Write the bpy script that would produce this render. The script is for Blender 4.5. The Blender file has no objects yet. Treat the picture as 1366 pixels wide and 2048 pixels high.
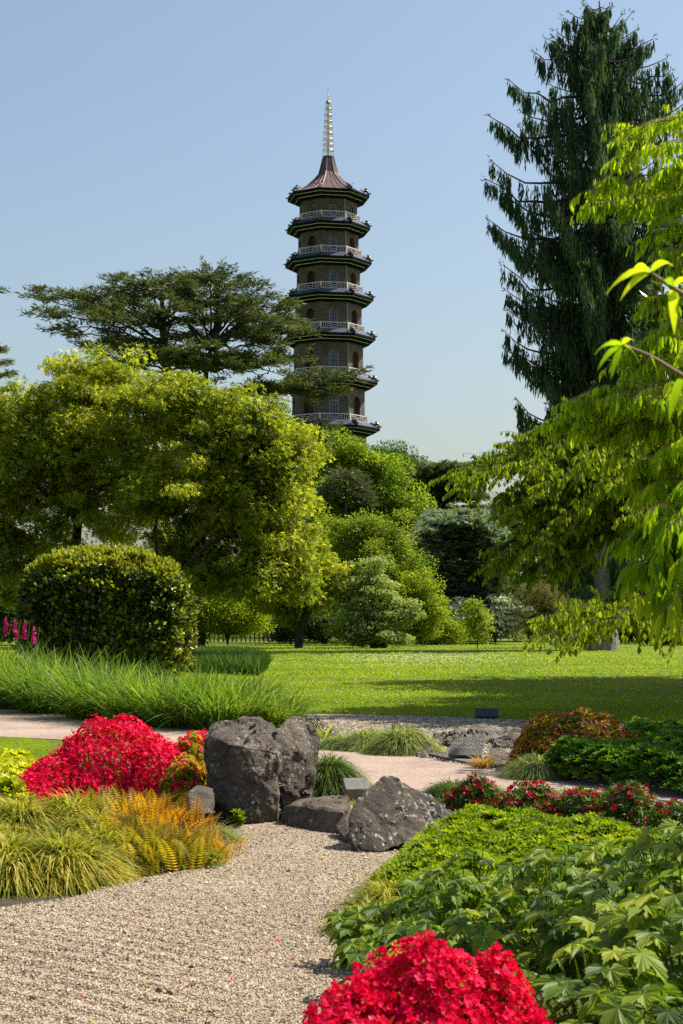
import bpy, bmesh, math, random
import numpy as np
from mathutils import Vector, Matrix, noise as mnoise

# ------------------------------------------------------------------ camera, sky, sun, exposure
S = bpy.context.scene
COL = S.collection
CAM_H = 1.7; F = 3300.0; HOR = 1240.0       # photo pixels
cd = bpy.data.cameras.new('camera'); cam = bpy.data.objects.new('camera', cd); COL.objects.link(cam)
cam.location = (0, 0, CAM_H); cam.rotation_euler = (math.radians(90), 0, 0)
cd.sensor_fit = 'VERTICAL'; cd.sensor_height = 36; cd.sensor_width = 24
cd.lens = F * 36 / 2048; cd.shift_y = (HOR - 1024) / 2048
cd.clip_start = 0.1; cd.clip_end = 3000
cd.dof.use_dof = True; cd.dof.focus_distance = 22; cd.dof.aperture_fstop = 11
S.camera = cam
SUN_AZ = 72.0; SUN_EL = 53.0                 # azimuth clockwise from +Y (view direction)
w = bpy.data.worlds.new('World'); S.world = w; w.use_nodes = True
nt = w.node_tree; bg = nt.nodes['Background']; sky = nt.nodes.new('ShaderNodeTexSky')
sky.sky_type = 'NISHITA'; sky.sun_disc = False
sky.sun_elevation = math.radians(SUN_EL); sky.sun_rotation = math.radians(SUN_AZ)
sky.air_density = 1.3; sky.dust_density = 2.6; sky.ozone_density = 1.8; sky.altitude = 20
nt.links.new(sky.outputs[0], bg.inputs[0]); bg.inputs[1].default_value = 0.078
sl = bpy.data.lights.new('sun', 'SUN'); sl.energy = 4.5; sl.angle = math.radians(0.5); sl.color = (1.0, 0.93, 0.80)
so = bpy.data.objects.new('sun', sl); COL.objects.link(so)
sd = Vector((math.cos(math.radians(SUN_EL)) * math.sin(math.radians(SUN_AZ)), math.cos(math.radians(SUN_EL)) * math.cos(math.radians(SUN_AZ)), math.sin(math.radians(SUN_EL))))
so.rotation_euler = sd.to_track_quat('Z', 'Y').to_euler(); so.location = (30, 10, 60)
S.view_settings.view_transform = 'Standard'; S.view_settings.look = 'None'
S.view_settings.exposure = 0.95; S.view_settings.gamma = 1.0
S.render.engine = 'CYCLES'
S.cycles.use_denoising = False; S.cycles.max_bounces = 7; S.cycles.diffuse_bounces = 3
S.cycles.transmission_bounces = 4; S.cycles.glossy_bounces = 2; S.cycles.caustics_reflective = False; S.cycles.caustics_refractive = False

R = np.random.default_rng(7)
random.seed(7)
A = lambda *x: np.array(x, float)
def W(px, py, Y): return A((px - 683) * Y / F, Y, CAM_H + (HOR - py) * Y / F)
def G(px, py, z=0.0):
    Y = (CAM_H - z) * F / (py - HOR)
    return A((px - 683) * Y / F, Y, z)

# ------------------------------------------------------------------ object helpers
def tag(o, label=None, cat=None, group=None, kind=None):
    if label: o['label'] = label
    if cat: o['category'] = cat
    if group: o['group'] = group
    if kind: o['kind'] = kind
    return o
def thing(name, label, cat, loc, group=None):
    o = bpy.data.objects.new(name, None); COL.objects.link(o); o.location = tuple(loc); o.empty_display_size = .2
    return tag(o, label, cat, group)

class Geo:
    def __init__(s): s.V = []; s.L = []; s.T = []; s.R = []; s.M = []; s.U = []; s.n = 0; s.uv = False
    def add(s, V, Fc, rnd=None, mat=0, uv=None):
        V = np.asarray(V, float).reshape(-1, 3); Fc = np.asarray(Fc, int)
        m, k = Fc.shape
        s.V.append(V); s.L.append((Fc + s.n).ravel()); s.T.append(np.full(m, k)); s.n += len(V)
        if rnd is None: rnd = R.random(m)
        s.R.append(np.broadcast_to(np.asarray(rnd, float), (m,)).copy()); s.M.append(np.full(m, mat))
        if uv is not None: s.uv = True; s.U.append(np.asarray(uv, float).reshape(-1, 2))
        else: s.U.append(np.zeros((m * k, 2)))
    def leaves(s, T, P, D, N, size, rnd=None, mat=0):
        TV, TF = T
        P = np.asarray(P, float); n = len(P)
        if n == 0: return
        D = nrm(np.broadcast_to(D, (n, 3))); N = np.broadcast_to(N, (n, 3))
        Sx = nrm(np.cross(D, N) + 1e-9); Nn = np.cross(Sx, D)
        size = np.broadcast_to(np.asarray(size, float), (n,))[:, None, None]
        V = P[:, None, :] + size * (TV[None, :, 0:1] * Sx[:, None] + TV[None, :, 1:2] * D[:, None] + TV[None, :, 2:3] * Nn[:, None])
        Fc = TF[None] + (np.arange(n) * len(TV))[:, None, None]
        if rnd is None: rnd = R.random(n)
        s.add(V, Fc.reshape(-1, TF.shape[1]), np.repeat(rnd, len(TF)), mat)
    def tube(s, pts, rad, sides=6, mat=0, cap=True):
        pts = np.asarray(pts, float); n = len(pts); rad = np.broadcast_to(np.asarray(rad, float), (n,))
        T = np.gradient(pts, axis=0); T = nrm(T)
        ref = A(0, 0, 1) if abs(T[:, 2]).mean() < .8 else A(1, 0, 0)
        a = nrm(np.cross(T, ref)); b = np.cross(T, a)
        th = np.arange(sides) * 2 * math.pi / sides
        V = pts[:, None] + rad[:, None, None] * (np.cos(th)[None, :, None] * a[:, None] + np.sin(th)[None, :, None] * b[:, None])
        i = np.arange(n - 1)[:, None] * sides; j = np.arange(sides)[None]; k = (j + 1) % sides
        Fc = np.stack([i + j, i + k, i + sides + k, i + sides + j], -1).reshape(-1, 4)
        s.add(V.reshape(-1, 3), Fc, .5, mat)
        if cap and rad[-1] > .02:
            s.add(np.vstack([V[-1], pts[-1:]]), [[q, (q + 1) % sides, sides] for q in range(sides)], .5, mat)
    def box(s, c, h, rot=None, mat=0, rnd=.5):
        c = np.asarray(c, float)
        V = A(*[(x, y, z) for x in (-1, 1) for y in (-1, 1) for z in (-1, 1)]).reshape(8, 3) * np.asarray(h, float)
        if rot is not None: V = V @ np.array(Matrix(rot).to_3x3()).T
        s.add(V + c, [[0, 1, 3, 2], [4, 6, 7, 5], [0, 4, 5, 1], [2, 3, 7, 6], [0, 2, 6, 4], [1, 5, 7, 3]], rnd, mat)
    def build(s, name, mats, parent=None, base=None, smooth=False):
        V = np.concatenate(s.V)
        if base is None: base = np.array(parent.location) if parent is not None and parent.type == 'EMPTY' else A(0, 0, 0)
        V = V - np.asarray(base)
        L = np.concatenate(s.L); T = np.concatenate(s.T)
        me = bpy.data.meshes.new(name)
        me.vertices.add(len(V)); me.vertices.foreach_set('co', V.ravel())
        me.loops.add(len(L)); me.loops.foreach_set('vertex_index', L)
        me.polygons.add(len(T)); me.polygons.foreach_set('loop_start', np.concatenate([[0], np.cumsum(T)[:-1]]))
        me.polygons.foreach_set('loop_total', T)
        me.polygons.foreach_set('material_index', np.concatenate(s.M))
        me.polygons.foreach_set('use_smooth', np.full(len(T), smooth))
        at = me.attributes.new('rnd', 'FLOAT', 'FACE'); at.data.foreach_set('value', np.concatenate(s.R))
        if s.uv:
            uv = me.uv_layers.new(name='UVMap'); uv.data.foreach_set('uv', np.concatenate(s.U).ravel())
        me.update(calc_edges=True)
        for m in (mats if isinstance(mats, (list, tuple)) else [mats]): me.materials.append(m)
        o = bpy.data.objects.new(name, me); COL.objects.link(o)
        if parent is not None: o.parent = parent
        else: o.location = tuple(base)
        return o

def nrm(v):
    v = np.asarray(v, float); return v / (np.linalg.norm(v, axis=-1, keepdims=True) + 1e-12)
def rdir(n): return nrm(R.normal(size=(n, 3)))

# ------------------------------------------------------------------ materials
def newmat(name):
    m = bpy.data.materials.new(name); m.use_nodes = True
    n = m.node_tree.nodes; l = m.node_tree.links
    return m, n, l, n['Principled BSDF'], n['Material Output']
def ramp(n, cols, pos=None, interp='LINEAR'):
    r = n.new('ShaderNodeValToRGB'); e = r.color_ramp.elements; r.color_ramp.interpolation = interp
    k = len(cols); pos = pos or [i / (k - 1) for i in range(k)]
    while len(e) < k: e.new(.5)
    for i in range(k): e[i].position = pos[i]; e[i].color = (*cols[i], 1)
    return r
def nz(n, scale, detail=4, rough=.6, coord=None, l=None):
    t = n.new('ShaderNodeTexNoise'); t.inputs['Scale'].default_value = scale; t.inputs['Detail'].default_value = detail; t.inputs['Roughness'].default_value = rough
    if coord is not None: l.new(coord, t.inputs['Vector'])
    return t
def leaf_mat(name, cols, trans=.35, rough=.5, nscale=.8, tint=1.9, spec=.22, pos=None):
    m, n, l, p, out = newmat(name)
    a = n.new('ShaderNodeAttribute'); a.attribute_name = 'rnd'
    tc = n.new('ShaderNodeTexCoord'); t = nz(n, nscale, 2, .5, tc.outputs['Object'], l)
    mx = n.new('ShaderNodeMath'); mx.operation = 'MULTIPLY_ADD'; mx.inputs[1].default_value = .7
    sb = n.new('ShaderNodeMath'); sb.operation = 'MULTIPLY_ADD'; sb.inputs[1].default_value = 1.1; sb.inputs[2].default_value = -.4
    l.new(t.outputs['Fac'], sb.inputs[0]); l.new(a.outputs['Fac'], mx.inputs[0]); l.new(sb.outputs[0], mx.inputs[2])
    r = ramp(n, cols, pos); l.new(mx.outputs[0], r.inputs[0]); l.new(r.outputs[0], p.inputs['Base Color'])
    p.inputs['Roughness'].default_value = rough; p.inputs['Specular IOR Level'].default_value = spec
    if trans > 0:
        tr = n.new('ShaderNodeBsdfTranslucent'); sc = n.new('ShaderNodeVectorMath'); sc.operation = 'MULTIPLY'
        sc.inputs[1].default_value = (tint * 1.12, tint * 1.16, tint * .6); l.new(r.outputs[0], sc.inputs[0]); l.new(sc.outputs[0], tr.inputs[0])
        mi = n.new('ShaderNodeMixShader'); mi.inputs[0].default_value = trans
        l.new(p.outputs[0], mi.inputs[1]); l.new(tr.outputs[0], mi.inputs[2]); l.new(mi.outputs[0], out.inputs[0])
    return m
def plain(name, col, rough=.6, metal=0, nscale=3, var=.25, bump=0, spec=.4):
    m, n, l, p, out = newmat(name)
    tc = n.new('ShaderNodeTexCoord'); t = nz(n, nscale, 5, .6, tc.outputs['Object'], l)
    r = ramp(n, [tuple(c * (1 - var) for c in col), tuple(min(1, c * (1 + var)) for c in col)], [.3, .7])
    l.new(t.outputs['Fac'], r.inputs[0]); l.new(r.outputs[0], p.inputs['Base Color'])
    p.inputs['Roughness'].default_value = rough; p.inputs['Metallic'].default_value = metal; p.inputs['Specular IOR Level'].default_value = spec
    if bump:
        b = n.new('ShaderNodeBump'); b.inputs['Strength'].default_value = bump; b.inputs['Distance'].default_value = .05
        l.new(t.outputs['Fac'], b.inputs['Height']); l.new(b.outputs[0], p.inputs['Normal'])
    return m
M = {}
M['bark'] = plain('bark', (.036, .027, .02), .9, 0, 6, .4, .5)
M['bark_grey'] = plain('bark_grey', (.16, .14, .125), .9, 0, 5, .45, .8)
M['twig'] = plain('twig', (.20, .11, .055), .7, 0, 9, .3)
M['left_tree'] = leaf_mat('maple_leaf', [(.04, .06, .006), (.12, .155, .012), (.26, .285, .02), (.44, .40, .04)], .50, .42, .5)
M['hedge'] = leaf_mat('hedge_leaf', [(.008, .018, .003), (.025, .05, .007), (.07, .10, .010), (.22, .24, .015)], .25, .33, .6, spec=.5, pos=[0, .35, .7, 1])  # shade of the clipped shrub's body, turned from the sun, darkens these colours
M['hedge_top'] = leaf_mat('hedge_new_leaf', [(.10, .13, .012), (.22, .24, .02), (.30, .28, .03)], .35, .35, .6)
M['cedar'] = leaf_mat('cedar_needle', [(.03, .045, .018), (.07, .09, .03), (.12, .14, .045)], .2, .6, .4)
M['cedar_blue'] = leaf_mat('blue_needle', [(.075, .115, .08), (.15, .20, .14), (.26, .31, .22)], .25, .6, .4)
M['spruce'] = leaf_mat('spruce_needle', [(.020, .045, .026), (.045, .088, .042), (.10, .155, .05)], .28, .55, .3)
M['lime'] = leaf_mat('lime_leaf', [(.06, .12, .006), (.14, .21, .01), (.24, .30, .015)], .5, .4, .4)
M['midgreen'] = leaf_mat('green_leaf', [(.02, .045, .006), (.05, .10, .012), (.09, .16, .02)], .35, .45, .4)
M['darkwood'] = leaf_mat('wood_leaf', [(.015, .03, .006), (.035, .06, .01), (.07, .10, .015)], .3, .5, .1)
M['bronze'] = leaf_mat('bronze_leaf', [(.08, .14, .010), (.18, .25, .016), (.29, .29, .03)], .35, .5, .3)
M['pale_shrub'] = leaf_mat('pale_shrub_leaf', [(.08, .13, .018), (.20, .26, .04), (.32, .37, .10)], .35, .5, .6)
M['yellow_shrub'] = leaf_mat('yellow_shrub_leaf', [(.09, .14, .008), (.20, .25, .01), (.30, .32, .02)], .45, .5, .5)
M['cream'] = leaf_mat('cream_petal', [(.26, .30, .12), (.42, .44, .24)], .3, .6, 1)
M['white_petal'] = leaf_mat('white_petal', [(.6, .62, .55), (.8, .8, .75)], .3, .6, 1, 1.0)
M['brown_shrub'] = leaf_mat('brown_shrub_leaf', [(.07, .08, .02), (.14, .13, .04), (.22, .19, .07)], .3, .6, .6)
M['hang'] = leaf_mat('hanging_leaf', [(.11, .20, .005), (.26, .37, .010), (.46, .49, .02)], .62, .5, .7, 1.6, .2)
M['hang_far'] = leaf_mat('hanging_leaf_far', [(.07, .14, .005), (.20, .28, .008), (.38, .41, .014)], .5, .5, .5, 1.3, .2)
M['grass'] = leaf_mat('tall_grass_blade', [(.035, .08, .008), (.085, .155, .012), (.17, .24, .03), (.34, .33, .11)], .4, .4, 1.2, pos=[0, .4, .85, 1])
M['rough_grass'] = leaf_mat('rough_grass_blade', [(.025, .06, .008), (.05, .10, .012), (.08, .13, .02)], .35, .5, 1)
M['lawn_blade'] = leaf_mat('lawn_blade', [(.095, .165, .004), (.185, .26, .006), (.31, .35, .010)], .4, .6, .35, spec=.15)
M['tuft'] = leaf_mat('tuft_blade', [(.035, .07, .01), (.08, .13, .02), (.17, .21, .05)], .35, .35, 3)
M['tuft_pale'] = leaf_mat('pale_tuft_blade', [(.12, .17, .03), (.25, .29, .09), (.36, .36, .15)], .35, .4, 3)
M['hakone'] = leaf_mat('striped_blade', [(.04, .07, .005), (.14, .17, .01), (.34, .30, .03), (.55, .45, .13)], .4, .55, 3)
M['dry'] = leaf_mat('dry_blade', [(.30, .17, .04), (.45, .28, .08)], .3, .5, 3)
M['fern'] = leaf_mat('fern_frond', [(.17, .14, .012), (.36, .22, .012), (.50, .25, .012), (.54, .17, .012)], .4, .45, 2.2)
M['fern_low'] = leaf_mat('fern_frond_low', [(.11, .12, .008), (.28, .23, .012), (.46, .29, .015)], .4, .45, 2.2)
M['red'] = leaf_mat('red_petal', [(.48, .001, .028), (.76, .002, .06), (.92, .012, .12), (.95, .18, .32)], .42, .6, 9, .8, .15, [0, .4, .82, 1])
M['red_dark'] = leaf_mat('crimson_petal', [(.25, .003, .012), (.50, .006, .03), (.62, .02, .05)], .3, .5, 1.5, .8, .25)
M['azalea_leaf'] = leaf_mat('azalea_leaf', [(.10, .13, .008), (.28, .26, .012), (.42, .34, .02), (.45, .20, .02)], .4, .45, 4)
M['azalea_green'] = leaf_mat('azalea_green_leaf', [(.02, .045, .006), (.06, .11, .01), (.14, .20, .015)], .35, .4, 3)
M['mound'] = leaf_mat('mound_leaf', [(.03, .06, .006), (.11, .16, .01), (.27, .27, .012), (.32, .14, .015)], .35, .45, 2.5)
M['mound_red'] = leaf_mat('mound_red_leaf', [(.10, .03, .008), (.28, .05, .012), (.32, .16, .015)], .35, .45, 2.5)
M['lime_cover'] = leaf_mat('lime_cover_leaf', [(.16, .20, .005), (.34, .36, .010), (.46, .45, .02)], .4, .4, 3)
M['skimmia'] = leaf_mat('ground_cover_leaf', [(.05, .10, .005), (.14, .20, .007), (.28, .32, .012)], .38, .55, 2.5, spec=.15)
M['pachy'] = leaf_mat('low_hedge_leaf', [(.03, .09, .008), (.07, .16, .012), (.15, .26, .02)], .3, .5, 2.5, spec=.2)
M['anemone'] = leaf_mat('lobed_leaf', [(.03, .075, .010), (.10, .17, .018), (.21, .29, .02), (.40, .42, .02)], .42, .5, 3, 1.3, spec=.35)
M['magenta'] = leaf_mat('magenta_petal', [(.5, .01, .18), (.65, .03, .3)], .3, .5, 3, .9)
M['soil'] = plain('soil', (.05, .036, .024), .95, 0, 14, .5, .6)

def rock_mat(name, base, lichen, amt, streak=True):
    m, n, l, p, out = newmat(name); tc = n.new('ShaderNodeTexCoord'); oc = tc.outputs['Object']
    a = nz(n, 3.2, 8, .65, oc, l); b = nz(n, 22, 8, .7, oc, l); v = n.new('ShaderNodeTexVoronoi'); v.inputs['Scale'].default_value = 17; l.new(oc, v.inputs['Vector'])
    r1 = ramp(n, [tuple(c * .35 for c in base), base, tuple(min(1, c * 1.9) for c in base)], [.3, .5, .72]); l.new(a.outputs['Fac'], r1.inputs[0])
    r2 = ramp(n, [(.35, .35, .35), (1.3, 1.25, 1.15)], [.3, .68]); l.new(b.outputs['Fac'], r2.inputs[0])
    mu = n.new('ShaderNodeMix'); mu.data_type = 'RGBA'; mu.blend_type = 'MULTIPLY'; mu.inputs[0].default_value = .9
    l.new(r1.outputs[0], mu.inputs[6]); l.new(r2.outputs[0], mu.inputs[7])
    # lichen spots: blobs of a jittered voronoi, masked by a large noise
    g = nz(n, 5, 3, .6, oc, l); w1 = n.new('ShaderNodeMath'); w1.operation = 'MULTIPLY_ADD'; w1.inputs[1].default_value = -1.0; w1.inputs[2].default_value = .95 if False else amt
    l.new(g.outputs['Fac'], w1.inputs[0])
    dd = nz(n, 40, 4, .7, oc, l); w2 = n.new('ShaderNodeMath'); w2.operation = 'MULTIPLY_ADD'; w2.inputs[1].default_value = 1.1; w2.inputs[2].default_value = -.12; l.new(dd.outputs['Fac'], w2.inputs[0])
    w3 = n.new('ShaderNodeMath'); w3.operation = 'MULTIPLY_ADD'; w3.inputs[1].default_value = .45; l.new(v.outputs['Distance'], w3.inputs[0]); l.new(w2.outputs[0], w3.inputs[2]); w2 = w3
    lt = n.new('ShaderNodeMath'); lt.operation = 'SUBTRACT'; l.new(w1.outputs[0], lt.inputs[0]); l.new(w2.outputs[0], lt.inputs[1])
    rr = ramp(n, [(0, 0, 0), (.85, .85, .85)], [.0, .09]); l.new(lt.outputs[0], rr.inputs[0])
    mi = n.new('ShaderNodeMix'); mi.data_type = 'RGBA'; l.new(rr.outputs[0], mi.inputs[0]); l.new(mu.outputs[2], mi.inputs[6]); mi.inputs[7].default_value = (*lichen, 1)
    l.new(mi.outputs[2], p.inputs['Base Color']); p.inputs['Roughness'].default_value = .85
    ad = n.new('ShaderNodeMath'); ad.operation = 'ADD'; l.new(a.outputs['Fac'], ad.inputs[0]); l.new(b.outputs['Fac'], ad.inputs[1])
    bp = n.new('ShaderNodeBump'); bp.inputs['Strength'].default_value = 1; bp.inputs['Distance'].default_value = .05
    l.new(ad.outputs[0], bp.inputs['Height']); l.new(bp.outputs[0], p.inputs['Normal'])
    return m
M['rock'] = rock_mat('dark_rock', (.11, .088, .066), (.36, .34, .28), .98)
M['rock_lichen'] = rock_mat('lichen_rock', (.072, .058, .043), (.40, .39, .33), 1.02)
M['rock_pale'] = rock_mat('pale_rock', (.17, .15, .125), (.4, .39, .35), .66)
M['rock_slate'] = rock_mat('slate_rock', (.12, .095, .070), (.33, .32, .27), .88)

def gravel_mat(name, cols, scale, patch=.25):
    m, n, l, p, out = newmat(name); tc = n.new('ShaderNodeTexCoord'); oc = tc.outputs['Object']
    v = n.new('ShaderNodeTexVoronoi'); v.inputs['Scale'].default_value = scale; l.new(oc, v.inputs['Vector'])
    sp = n.new('ShaderNodeSeparateColor'); l.new(v.outputs['Color'], sp.inputs[0])
    r = ramp(n, cols); l.new(sp.outputs[0], r.inputs[0])
    g = nz(n, .9, 4, .6, oc, l); r2 = ramp(n, [(1 - patch,) * 3, (1 + patch * .4,) * 3], [.35, .65]); l.new(g.outputs['Fac'], r2.inputs[0])
    mu = n.new('ShaderNodeMix'); mu.data_type = 'RGBA'; mu.blend_type = 'MULTIPLY'; mu.inputs[0].default_value = 1
    l.new(r.outputs[0], mu.inputs[6]); l.new(r2.outputs[0], mu.inputs[7]); l.new(mu.outputs[2], p.inputs['Base Color'])
    p.inputs['Roughness'].default_value = .9
    bp = n.new('ShaderNodeBump'); bp.inputs['Strength'].default_value = .8; bp.inputs['Distance'].default_value = .01; bp.invert = True
    l.new(v.outputs['Distance'], bp.inputs['Height']); l.new(bp.outputs[0], p.inputs['Normal'])
    return m
GRC = [(.07, .052, .034), (.23, .175, .115), (.38, .30, .20), (.46, .375, .26)]
M['gravel'] = gravel_mat('gravel', GRC, 75)
M['path'] = gravel_mat('path_grit', [(.20, .14, .105), (.36, .26, .20), (.45, .35, .28)], 70, .2)
M['gravel_back'] = gravel_mat('gravel_back', [(.10, .085, .065), (.28, .24, .19), (.42, .37, .30)], 45, .25)
def pebble_mat():
    m, n, l, p, out = newmat('pebble'); a = n.new('ShaderNodeAttribute'); a.attribute_name = 'rnd'
    r = ramp(n, [(.05, .045, .038), (.17, .13, .085), (.36, .28, .185), (.46, .37, .255), (.58, .51, .39), (.40, .18, .08)], [0, .2, .45, .78, .97, 1])
    l.new(a.outputs['Fac'], r.inputs[0]); l.new(r.outputs[0], p.inputs['Base Color']); p.inputs['Roughness'].default_value = .85
    return m
M['pebble'] = pebble_mat()
def lawn_mat():
    m, n, l, p, out = newmat('lawn'); tc = n.new('ShaderNodeTexCoord'); oc = tc.outputs['Object']
    a = nz(n, .25, 6, .6, oc, l); b = nz(n, 9, 8, .75, oc, l)
    r = ramp(n, [(.075, .125, .004), (.13, .185, .006), (.20, .24, .010)], [.3, .5, .7]); l.new(a.outputs['Fac'], r.inputs[0])
    r2 = ramp(n, [(.5, .5, .45), (1.3, 1.25, 1.2)], [.35, .65]); l.new(b.outputs['Fac'], r2.inputs[0])
    mu = n.new('ShaderNodeMix'); mu.data_type = 'RGBA'; mu.blend_type = 'MULTIPLY'; mu.inputs[0].default_value = 1
    l.new(r.outputs[0], mu.inputs[6]); l.new(r2.outputs[0], mu.inputs[7]); l.new(mu.outputs[2], p.inputs['Base Color'])
    p.inputs['Roughness'].default_value = .8; p.inputs['Specular IOR Level'].default_value = .2
    bp = n.new('ShaderNodeBump'); bp.inputs['Strength'].default_value = 1; bp.inputs['Distance'].default_value = .08; l.new(b.outputs['Fac'], bp.inputs['Height']); l.new(bp.outputs[0], p.inputs['Normal'])
    return m
M['lawn'] = lawn_mat()

# ------------------------------------------------------------------ leaf templates (x side, y along, z normal)
def tmpl(V, Fc): return (np.array(V, float), np.array(Fc, int))
T_DIA = tmpl([(0, 0, 0), (-.3, .5, .08), (0, 1, -.05), (.3, .5, .08)], [[0, 3, 2, 1]])
T_NAR = tmpl([(0, 0, 0), (-.12, .45, .02), (0, 1, 0), (.12, .45, .02)], [[0, 3, 2, 1]])
T_SLV = tmpl([(0, 0, 0), (-.1, .4, .0), (0, 1, 0), (.1, .4, .0)], [[0, 3, 2, 1]])
T_LEAF = tmpl([(0, 0, 0), (-.2, .32, .05), (-.15, .7, .03), (0, 1.05, -.1), (.15, .7, .03), (.2, .32, .05), (0, .35, 0), (0, .72, -.03)],
              [[0, 6, 1], [0, 5, 6], [1, 6, 7], [1, 7, 2], [6, 5, 4], [6, 4, 7], [2, 7, 3], [7, 4, 3]])
def radial(T, n, tilt, spread=2 * math.pi, rot=0, zr=0):
    V, Fc = T; vs = []; fs = []
    for i in range(n):
        a = rot + spread * i / n; c, s_ = math.cos(a), math.sin(a); ct, st = math.cos(tilt), math.sin(tilt)
        x = V[:, 0]; y = V[:, 1] * ct - V[:, 2] * st; z = V[:, 1] * st + V[:, 2] * ct
        vs.append(np.stack([x * c - y * s_, x * s_ + y * c, z], 1)); fs.append(Fc + i * len(V))
    return np.concatenate(vs), np.concatenate(fs)
T_LEAFN = tmpl(T_LEAF[0] * [.72, 1, 1], T_LEAF[1])
T_THIN = tmpl(T_NAR[0] * [.72, 1, 1], T_NAR[1])
T_STAR = radial(tmpl([(0, 0, 0), (-.28, .5, .05), (0, 1, -.1), (.28, .5, .05)], [[0, 3, 2, 1]]), 4, .15)
T_ROS = tuple(np.concatenate(x) if k == 0 else np.concatenate([x[0], x[1] + 7 * 4]) for k, x in enumerate(zip(radial(T_DIA, 7, .35), radial(tmpl(T_DIA[0] * .75, T_DIA[1]), 5, .95, rot=.3))))
T_ROSN = radial(T_NAR, 7, .5)
_pet = tmpl([(0, 0, 0), (-.34, .62, .10), (-.12, 1.0, .02), (.14, 1.03, .06), (.34, .6, .0)], [[0, 4, 3, 2, 1]])
T_FLO = radial(_pet, 5, .55)
_pet4 = tmpl([(0, 0, 0), (-.4, .65, .1), (0, 1.0, .0), (.4, .6, .0)], [[0, 3, 2, 1]])
T_FLO4 = radial(_pet4, 5, .5)
def palmate():
    V = [(0, 0, 0)]; n = 0
    lob = [-118, -60, 0, 60, 118]; rl = [.62, .88, 1.05, .88, .62]
    out = []
    for i, (a, r) in enumerate(zip(lob, rl)):
        for da, f, z in ((-28, .56, .03), (-20, .74, .0), (-15, .70, .0), (-9, .84, -.06), (-6, .80, -.06), (0, 1.0, -.18), (6, .80, -.06), (9, .84, -.06), (15, .70, 0), (20, .74, 0), (28, .56, .03)):
            t = math.radians(a + da); rr = r * f; out.append((math.sin(t) * rr, math.cos(t) * rr, z - .12 * rr * rr))
    mids = []
    V += out; k = len(out)
    Fc = [[0, i + 2, i + 1] for i in range(k - 1)]
    return tmpl(V, Fc)
T_PALM = palmate()
T_PEB = tmpl([(1, 0, 0), (-1, .1, 0), (0, 1, .1), (.1, -1, 0), (0, 0, .7), (0, 0, -.7)], [[0, 2, 4], [2, 1, 4], [1, 3, 4], [3, 0, 4], [2, 0, 5], [1, 2, 5], [3, 1, 5], [0, 3, 5]])

def blades(g, root, d, L, wd, droop, K=4, rnd=None, mat=0, side=None):
    """curved grass strips; root (n,3), d unit start direction, L length, droop 0..2"""
    n = len(root); root = np.asarray(root, float); d = nrm(d)
    L = np.broadcast_to(L, (n,)); wd = np.broadcast_to(wd, (n,)); droop = np.broadcast_to(droop, (n,))
    t = np.linspace(0, 1, K + 1)
    P = root[:, None] + d[:, None] * (L[:, None] * t)[..., None]
    P[..., 2] -= (L * droop)[:, None] * t ** 2.2 * .6
    hor = d.copy(); hor[:, 2] = 0; hor = nrm(hor + 1e-6)
    P += hor[:, None] * ((L * droop)[:, None] * t ** 2 * .25)[..., None]
    P[..., 2] = np.maximum(P[..., 2], .012)
    if side is None:
        th = R.normal(0, .7, n); base = np.stack([-hor[:, 1], hor[:, 0], np.zeros(n)], 1)
        side = base * np.cos(th)[:, None] + hor * np.sin(th)[:, None]
    wt = (1 - t ** 2.5) * .5 + .02
    Lf = P - side[:, None] * (wd[:, None] * wt)[..., None]; Rt = P + side[:, None] * (wd[:, None] * wt)[..., None]
    V = np.stack([Lf, Rt], 2).reshape(n, -1, 3)
    q = np.array([[2 * k, 2 * k + 1, 2 * k + 3, 2 * k + 2] for k in range(K)])
    Fc = (q[None] + (np.arange(n) * 2 * (K + 1))[:, None, None]).reshape(-1, 4)
    if rnd is None: rnd = R.random(n)
    g.add(V.reshape(-1, 3), Fc, np.repeat(rnd, K), mat)

def fnoise(P, sc, seed=0):
    """cheap smooth vector noise from sines, for uneven outlines"""
    r = np.random.default_rng(seed); v = 0
    for i in range(6):
        k = r.normal(size=3) * sc * (1 + .5 * i); v = v + np.sin(P @ k + r.random() * 6.28) / (1 + .4 * i)
    return v / 3
def poly_mask(x, y, poly):
    poly = np.asarray(poly)[:, :2]; ins = np.zeros(len(x), bool); j = len(poly) - 1
    for i in range(len(poly)):
        xi, yi = poly[i]; xj, yj = poly[j]
        c = ((yi > y) != (yj > y)) & (x < (xj - xi) * (y - yi) / (yj - yi + 1e-12) + xi); ins ^= c; j = i
    return ins
def in_poly(poly, n):
    poly = np.asarray(poly)[:, :2]; lo = poly.min(0); hi = poly.max(0); out = []; c = 0
    while c < n:
        p = lo + R.random((n, 2)) * (hi - lo); p = p[poly_mask(p[:, 0], p[:, 1], poly)]; out.append(p); c += len(p)
    return np.concatenate(out)[:n]

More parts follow.
